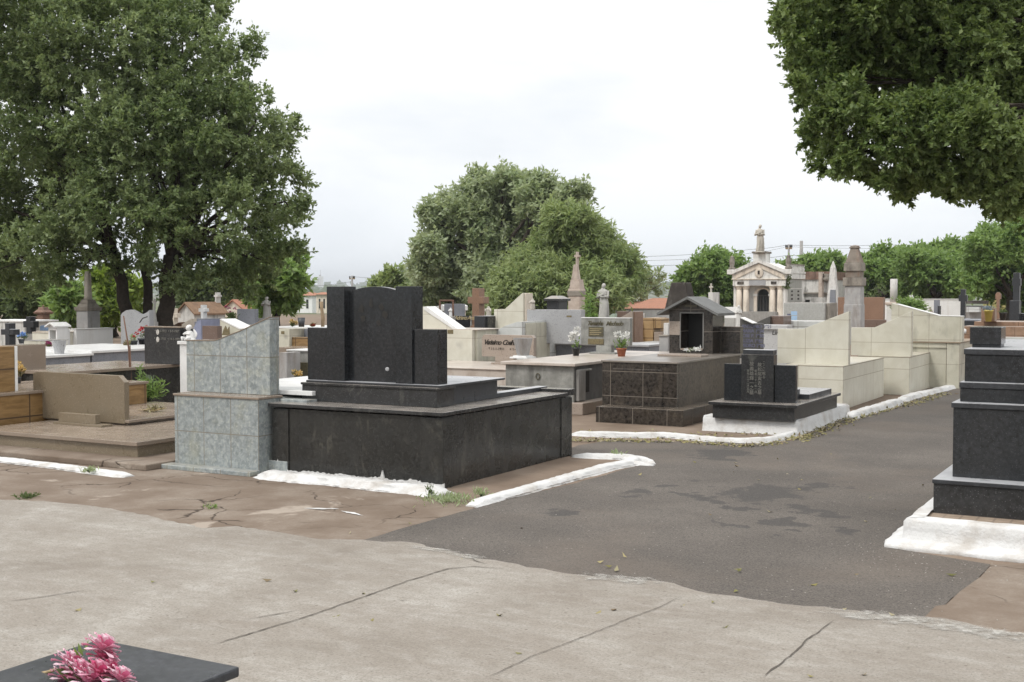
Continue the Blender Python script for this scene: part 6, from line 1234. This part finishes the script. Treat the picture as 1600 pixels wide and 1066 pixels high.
for a in (687.5, 708): mb.tube([(ux(y, a, 1), y, hz(x, y, 505)), (ux(y, a, 1), y, 0)], .022, 4)
single('iron_rack', 'rusty rectangular iron frame standing before the dark slab', 'rack', mb, M['rustiron'])
robed('little white niche figure before the dark bluish slab', 704, 481, 495, 26.5, 'whitemarble', 1.3, 'pray', veil=True, ped=((699, 709, 494.5, 0, 'greycem'),))
gable = grave('white_roof_tomb', 'yellowish tomb with a white curved roof behind the white edged slope', 'tomb', 30, [('wall', 'peach', 655, 695, 487, 0, 1.0), ('roof', 'whitetrim', 650, 696, 476, 487, 1.1, -.05, [(650, 487), (695, 486), (695, 478.5), (690, 476), (684, 478.5), (650, 480)])])
robed('white draped figure between the reddish cross and pointed cream tomb', 763, 479, 497, 28, 'statue', 1.6, 'open', veil=True, ped=((758, 768, 496.5, 0, 'oldwhite'),))
cross('small pale stone cross just right of the reddish cross', 29, 753, 482, 498, 485, 488, 3.4, 1.5, .1, 'statue', ((750, 757, 496, 0, 'oldwhite'),))
# ---- utility poles and wires
def pole(label, px, top, D, r, arm=True, mat='concretepole'):
    x, y, _ = at(px, 500, D); z = hz(x, y, top); zg = terrain_z(math.hypot(x, y)); t = thing('utility_pole', label, 'utility pole', x, y, zg); build('post', MB().lathe(x, y, [(r*1.4, zg), (r, z)], 10), M[mat], t)
    if arm:
        u = 10*D/FPX/2; a = build('crossarm', MB().box(x-u, x+u, y-.06, y+.06, z-.35, z-.22), M['wood'], t); mb = MB()
        for k in (-.9, -.3, .5, .9): mb.lathe(x+k*u, y, [(.05, z-.22), (.07, z-.1), (.03, z-.02)], 8)
        build('insulators', mb, M['greypot'], a)
    return x, y, z
pole('thin utility pole with a crossarm right of the chapel statue', 1231.5, 382, 88, .07); pole('tall plain concrete pole behind the chapel roof', 1251, 376.5, 76, .10, False); pole('distant pole with a crossarm above the black arched panel', 550.5, 431, 120, .1)
def wire(label, D, pts, r):
    mb = MB(); W_ = []
    for (ax, ay), (bx, by) in zip(pts[:-1], pts[1:]):
        for k in range(8): u = k/8; W_.append(at(ax+(bx-ax)*u, ay+(by-ay)*u+1.2*4*u*(1-u), D))
    W_.append(at(*pts[-1], D)); mb.tube(W_, r, 5); single('power_line', label, 'cable', mb, M['iron'], group='power lines')
wire('upper power line crossing the sky behind the chapel statue', 88, [(940, 402), (1095, 397), (1170, 390), (1230, 383), (1400, 383), (1525, 380), (1700, 374)], .012)
wire('second power line just below the upper one', 88.6, [(940, 408), (1095, 404), (1170, 396), (1230, 385.5), (1400, 388), (1525, 385), (1700, 380)], .009)
wire('lower power line level with the tree tops behind the chapel', 89, [(940, 415), (1100, 413), (1232, 399), (1400, 400), (1520, 396), (1700, 390)], .012)
wire('faint power line at the pole above the arched panel', 120, [(490, 447), (549, 440), (550, 432), (600, 434)], .012)
x, y, z = at(1542, 366, 70); b_ = MB(); b_.tube([(x-.3, y, z+.05), (x-.12, y, z+.02), (x+.1, y, z), (x+.3, y, z-.05)], [.02, .07, .07, .01], 7)
b_.add([(x-.08, y, z+.03), (x+.1, y, z+.02), (x-.1, y+.45, z+.22), (x-.2, y+.4, z+.24)], [(0, 1, 2, 3)]); b_.add([(x-.08, y, z+.03), (x+.1, y, z+.02), (x-.02, y-.45, z+.2), (x-.14, y-.42, z+.22)], [(3, 2, 1, 0)])
single('bird', 'small dark bird flying above the right hand trees', 'bird', b_, M['dark'])
# ---- the town beyond
rr = random.Random(21); k = 0
TL = ['white low town house with a red roof', 'pale town house with a faded tile roof', 'cream town house with a red tile roof']
for (px, row, w, D) in ((475, 486, 26, 150), (497, 483, 16, 190), (503, 489, 18, 140), (474, 477, 18, 320), (493, 475, 14, 380), (506, 477, 12, 300), (480, 470, 10, 700), (490, 469, 12, 750), (501, 470, 9, 680), (509, 468, 10, 800), (472, 468, 8, 850), (484, 465, 7, 1200), (494, 464.5, 8, 1250), (505, 465, 7, 1150), (465, 472, 12, 560), (513, 472, 12, 560), (60, 470, 16, 300), (100, 474, 18, 250), (85, 462, 14, 600), (430, 470, 14, 500), (440, 480, 18, 200), (1010, 470, 12, 500)):
    x1, y0, _ = at(px+w/2, 500, D); x0 = ux(y0, px-w/2, 1); d = math.hypot(x0, y0); zg = terrain_z(d); zc = max(hz(x0, y0, row), zg+2.2); wd = abs(x1-x0)
    t = thing('town_house', TL[k % 3]+(' just beyond the cemetery' if D < 250 else ' in the valley below the cemetery' if D < 640 else ' on the far slope of the town'), 'house', x0, y0, zg, 'houses of the distant town'); part('wall', ('wallwhite', 'oldwhite', 'peach')[k % 3], t, (x0, x1, y0, y0+wd*.7, zg-1, zc), bev=0); m_ = (x0+x1)/2; h = wd*.16
    build('roof', MB().add([(x0-.3, y0-.3, zc), (x1+.3, y0-.3, zc), (x1+.3, y0+wd*.7+.3, zc), (x0-.3, y0+wd*.7+.3, zc), (x0+wd*.2, y0+wd*.35, zc+h), (x1-wd*.2, y0+wd*.35, zc+h)], [(0, 1, 5, 4), (2, 3, 4, 5), (1, 2, 5), (3, 0, 4), (3, 2, 1, 0)]), M[('roof2', 'roof', 'roof2')[k % 3]], t)
    for q_ in (.25, .65): part('window', 'glass', t, (x0+wd*q_, x0+wd*(q_+.12), y0-.05, y0+.02, zc-1.6, zc-.5), bev=0)
    k += 1
x, y, _ = at(499, 500, 2300); zg = terrain_z(2300)-4; zt = hz(x, y, 432); t = thing('tower_block', 'single pale tower block on the far hill', 'building', x, y, zg); part('tower', 'wallwhite', t, (x-4, x+4, y, y+8, zg, zt), bev=0); part('roof_tank', 'greycem', t, (x-2, x+1, y+2, y+5, zt, zt+3), bev=0)
mb = MB(); mb.tube([(x, y+4, zt), (x, y+4, zt+12)], .3, 4); build('mast', mb, M['iron'], t)
for j in range(5): build('window_strip', MB().box(x-3.4+j*1.5, x-2.6+j*1.5, y-.15, y+.05, zg+8, zt-2), M['greygran'], t)
# ---------------------------------------------------------------- trees
def big_tree():
    D = 27.0
    L = [(60,60,100),(180,40,110),(285,60,78),(362,112,58),(400,190,62),(418,280,58),(425,345,48),(405,400,42),(345,405,52),(262,372,60),(330,300,75),(335,190,75),(235,130,85),(130,165,95),(40,185,95),(-45,100,110),(60,290,85),(150,275,70),(25,380,60),(85,395,45),(165,350,62),(-70,300,110),(245,265,65),(100,-70,130),(235,-60,100),(-80,-60,130),(325,30,42),(300,430,38),(215,415,36),(445,315,32),(-30,410,55),(130,415,30),(440,210,26),(30,432,42),(92,428,32),(285,428,34),(382,430,40),(432,395,36),(200,230,60,-2.2),(260,180,60,-2),(150,200,60,-2.3),(300,240,60,-2),(350,330,60,-2),(240,330,60,-2.2),(120,320,60,-2.2),(60,380,50,-2),(400,250,45,-1.5)]
    b_ = pblobs(L, D, 1.9, 4); base = at(232, 500, D)[:2]+(0.0,); x, y = base[:2]
    A = lambda px, py, d=0: at(px, py, D+d)
    tr = [((x-.35, y, 0), A(180, 398), .17, .12), ((x+.05, y+.3, 0), A(224, 395, .4), .13, .09), ((x+.4, y-.1, 0), A(266, 400, -.2), .23, .15)]
    tree('broad_tree', 'huge dark green broad leaved tree with three trunks at the left', base, b_, 'leafA', tr, limbs=34, twigs=3, nsub=24, ntwig=14, nleaf=20, L=.1, wr=.52, subr=.23, twig=.30, droop=.35)
big_tree()
def overhang():
    D = 15.5
    L = [(1305,52,66),(1288,118,38),(1335,180,48),(1400,115,82),(1415,205,56),(1490,92,92),(1570,50,105),(1515,215,72),(1595,190,100),(1610,285,48),(1572,285,28),(1385,10,85),(1480,-50,120),(1350,-60,115),(1660,100,140),(1345,240,24),(1402,268,20),(1450,262,26),(1495,278,22),(1240,20,20),(1258,60,30),(1285,205,22),(1660,280,70),(1560,310,20),(1585,318,16),(1310,225,20),(1430,282,13),(1260,110,26)]+[(a, b, r) for a, b, r in ((1290,252,11),(1308,262,9),(1335,268,11),(1360,276,9),(1403,288,11),(1412,299,7),(1441,284,8),(1470,293,9),(1492,298,8),(1522,292,9),(1546,316,10),(1566,328,9),(1228,28,10),(1219,14,8),(1246,88,11),(1240,132,9),(1262,158,10),(1272,194,9),(1262,210,8),(1282,232,9),(1238,60,9),(1378,284,7),(1505,288,8),(1535,304,8),(1320,252,10),(1455,276,10))]
    b_ = pblobs(L, D, 1.3, 9); x, y, _ = at(1960, 500, D+.5)
    tree('overhanging_tree', 'leafy tree whose dark crown hangs into the upper right', (x, y, 0), b_, 'leafB', [((x, y, 0), at(1870, 200, D+.3), .3, .12)], limbs=28, twigs=1, nsub=19, ntwig=10, nleaf=20, L=.072, wr=.56, subr=.25, twig=.17, droop=.55, spread=1.12)
overhang()
def mid_trees():
    D = 58.0
    L = [(735,330,42),(700,370,40),(690,420,38),(680,455,38),(760,300,34),(800,310,40),(850,310,38),(890,325,32),(830,360,50),(770,390,55),(720,460,45),(780,455,50),(900,370,35),(850,290,22),(790,285,22),(670,335,18),(905,300,14),(668,390,24),(660,425,24),(668,455,24),(700,320,22)]
    b_ = pblobs(L, D+4, 2.2, 5); x, y, _ = at(775, 500, D+4)
    tree('grey_green_tree', 'large rounded grey green tree behind the reddish cross', (x, y, 0), b_, 'leafC', [((x, y, 0), at(775, 440, D+4), .4, .3)], limbs=16, twigs=2, nsub=26, ntwig=20, nleaf=7, L=.28, subr=.34, twig=.5, wr=.46)
    L = [(850,420,45),(900,400,42),(945,420,42),(880,455,48),(930,460,40),(960,445,28),(820,450,42),(975,425,16),(915,375,24),(860,380,26),(800,470,30),(955,395,18),(930,375,24),(885,350,28),(972,412,17),(988,432,13),(900,345,18)]
    b_ = pblobs(L, D-4, 2, 6); x, y, _ = at(905, 500, D-4)
    tree('feathery_tree', 'yellow green feathery tree behind the pink obelisk', (x, y, 0), b_, 'leafD', [((x, y, 0), at(905, 455, D-4), .35, .25), ((x+2, y, 0), at(970, 462, D-4), .14, .08)], limbs=12, nsub=26, ntwig=20, nleaf=9, L=.30, subr=.34, wr=.26, twig=.6, droop=.5)
    L = [(1000,435,18),(1020,432,14),(1008,450,16),(990,460,18),(1030,446,10)]
    b_ = pblobs(L, D+6, 1.5, 7); x, y, _ = at(1003, 500, D+6)
    tree('sparse_tree', 'thin grey tree with sparse twigs left of the dark trapezoid', (x, y, 0), b_, 'leafC', [((x, y, 0), at(1003, 462, D+6), .15, .1)], bark='twig', twigs=8, nsub=12, ntwig=5, nleaf=4, L=.3, subr=.4)
    L = [(612,440,18),(595,450,16),(630,440,14),(650,450,20),(620,425,10),(640,460,24),(590,460,14)]
    b_ = pblobs(L, D+14, 1.5, 8); x, y, _ = at(618, 500, D+14)
    tree('small_bushy_tree', 'small yellowish tree left of the grey green tree', (x, y, 0), b_, 'leafD', [((x, y, 0), at(618, 455, D+14), .15, .1)], nsub=14, ntwig=9, nleaf=6, L=.4, twigs=2)
    L = [(655,405,14),(648,425,16),(672,440,14)]
    b_ = pblobs(L, D+10, 1, 18); x, y, _ = at(650, 500, D+10)
    tree('sparse_tree', 'bare twiggy shrub tree at the left flank of the grey green tree', (x, y, 0), b_, 'leafC', [((x, y, 0), at(650, 450, D+10), .12, .08)], bark='twig', twigs=9, nsub=10, ntwig=4, nleaf=4, L=.3, subr=.4)
mid_trees()
def right_trees():
    k = 0
    for label, D, L, tb, mat, sd in (
        ('round green tree left of the chapel', 68, [(1105,425,28),(1075,440,18),(1140,425,26),(1090,455,28),(1125,460,32),(1150,450,24),(1120,410,16),(1145,475,22),(1080,470,14)], 1112, 'leafE', 31),
        ('green tree crown behind the old mausoleum', 76, [(1275,420,20),(1295,410,16),(1255,428,16),(1310,430,22),(1230,425,14),(1285,440,26)], 1280, 'leafE', 32),
        ('wide green tree right of the stepped obelisk', 70, [(1365,420,26),(1385,405,18),(1360,445,28),(1400,420,26),(1410,450,30),(1385,465,26),(1345,460,18)], 1385, 'leafE', 33),
        ('low spreading green tree above the white wall', 66, [(1430,415,24),(1455,425,28),(1480,420,26),(1440,450,30),(1475,450,32),(1500,440,22),(1505,425,14)], 1462, 'leafE', 34),
        ('taller green tree at the back behind the white wall', 82, [(1470,400,18),(1500,400,18),(1490,390,12),(1440,402,14),(1520,410,18),(1410,405,14)], 1488, 'leafE', 35),
        ('large green tree at the right edge above the yellow wall', 56, [(1545,400,34),(1575,380,32),(1600,410,40),(1550,435,34),(1585,450,36),(1530,425,20),(1620,370,40),(1640,440,50),(1525,455,18),(1545,370,14),(1597,350,16)], 1580, 'leafE', 36)):
        b_ = pblobs(L, D, 1.8, sd); x, y, _ = at(tb, 500, D)
        tree('round_tree', label, (x, y, 0), b_, mat, [((x, y, 0), at(tb, 465, D), .28, .2)], 'trees behind the boundary walls', limbs=8, nsub=24, ntwig=11, nleaf=7, L=.30*D/70, subr=.33, wr=.5, twig=.45, dens=1.7); k += 1
    L = [(1360,465,12),(1375,455,12),(1350,470,10)]
    b_ = pblobs(L, 60, .6, 44); x, y, _ = at(1362, 500, 60)
    tree('bare_shrub', 'bare greyish twiggy shrub behind the rust brown panel', (x, y, 0), b_, 'leafG', [((x, y, 0), at(1362, 480, 60), .1, .06)], bark='twig', twigs=12, nsub=6, ntwig=3, nleaf=3, L=.25)
right_trees()
def left_back():
    for nm, label, D, L, tb, mat, sd, kw in (
        ('lime_shrub', 'bright lime green bushy tree behind the grey pedestal', 44, [(165,460,24),(185,445,20),(155,440,16),(195,470,22),(170,480,24),(208,455,14)], 178, 'leafF', 51, {}),
        ('layered_tree', 'layered green tree right under the big crown', 40, [(440,415,22),(455,435,20),(430,440,24),(445,460,22),(415,455,22),(425,470,16),(462,410,10),(400,430,20)], 432, 'leafE', 52, {'subr': .3}),
        ('dense_tree', 'dark green dense trees behind the orange brown roof', 60, [(310,450,24),(335,445,24),(360,440,26),(385,450,26),(320,462,18),(350,465,20),(395,430,22),(295,462,14)], 345, 'leafG', 53, {}),
        ('green_shrub', 'green leafy shrub with pink flecks left of the grey pedestal', 40, [(95,480,18),(110,465,18),(120,485,14),(105,495,16)], 104, 'leafE', 54, {}),
        ('dense_tree', 'low dark green tree behind the red stone monument', 48, [(55,462,16),(75,452,14),(40,475,20),(10,470,26),(-15,465,30),(60,480,14)], 40, 'leafG', 55, {})):
        b_ = pblobs(L, D, 1, sd); x, y, _ = at(tb, 500, D); f = dict(nsub=18, ntwig=11, nleaf=7, L=.32*D/45, subr=.34, wr=.45, twig=.3, limbs=8); f.update(kw)
        tree(nm, label, (x, y, 0), b_, mat, [((x, y, 0), at(tb, 475, D), .16, .1)], **f)
left_back()
# wooded strips on the far hills: one mass nobody could count
P = []
for i in range(2600):
    a = random.uniform(-.52, .62); r = random.choice((1500, 1900, 2300, 2700, 3000))+random.uniform(-150, 150); q = pi/2+YAW-a
    P.append((r*cos(q), r*sin(q), terrain_z(r)+(r > 1500)*(r/3200)*(7*sin(q*7.3+1)+5*sin(q*17+r*.003)+3*sin(q*31+2))+random.uniform(0, 9)))
P = np.array(P); k = len(P); D_ = unit(rdir(k)*np.array([1, 1, .3])+np.array([0, 0, .7])); S_ = unit(np.cross(D_, rdir(k)))
letters_to_mesh()
o = quads('far_woods', P, D_, S_, RNG.uniform(10, 18, k), RNG.uniform(10, 22, k), M['leafG'], None, .2); o['kind'] = 'stuff'; o['label'] = 'wooded strips on the far hills'
# ---------------------------------------------------------------- the air
hz_m = bpy.data.materials.new('thin_haze'); hz_m.use_nodes = True; hn = hz_m.node_tree; hn.nodes.remove(hn.nodes['Principled BSDF'])
pv = hn.nodes.new('ShaderNodeVolumePrincipled'); pv.inputs['Color'].default_value = (.86, .90, .95, 1); pv.inputs['Density'].default_value = .0003; pv.inputs['Anisotropy'].default_value = .2
hn.links.new(pv.outputs[0], hn.nodes['Material Output'].inputs['Volume'])
hb = MB().box(-6200, 6200, -6200, 6200, -40, 75); struct('haze', hb, hz_m, 'stuff')
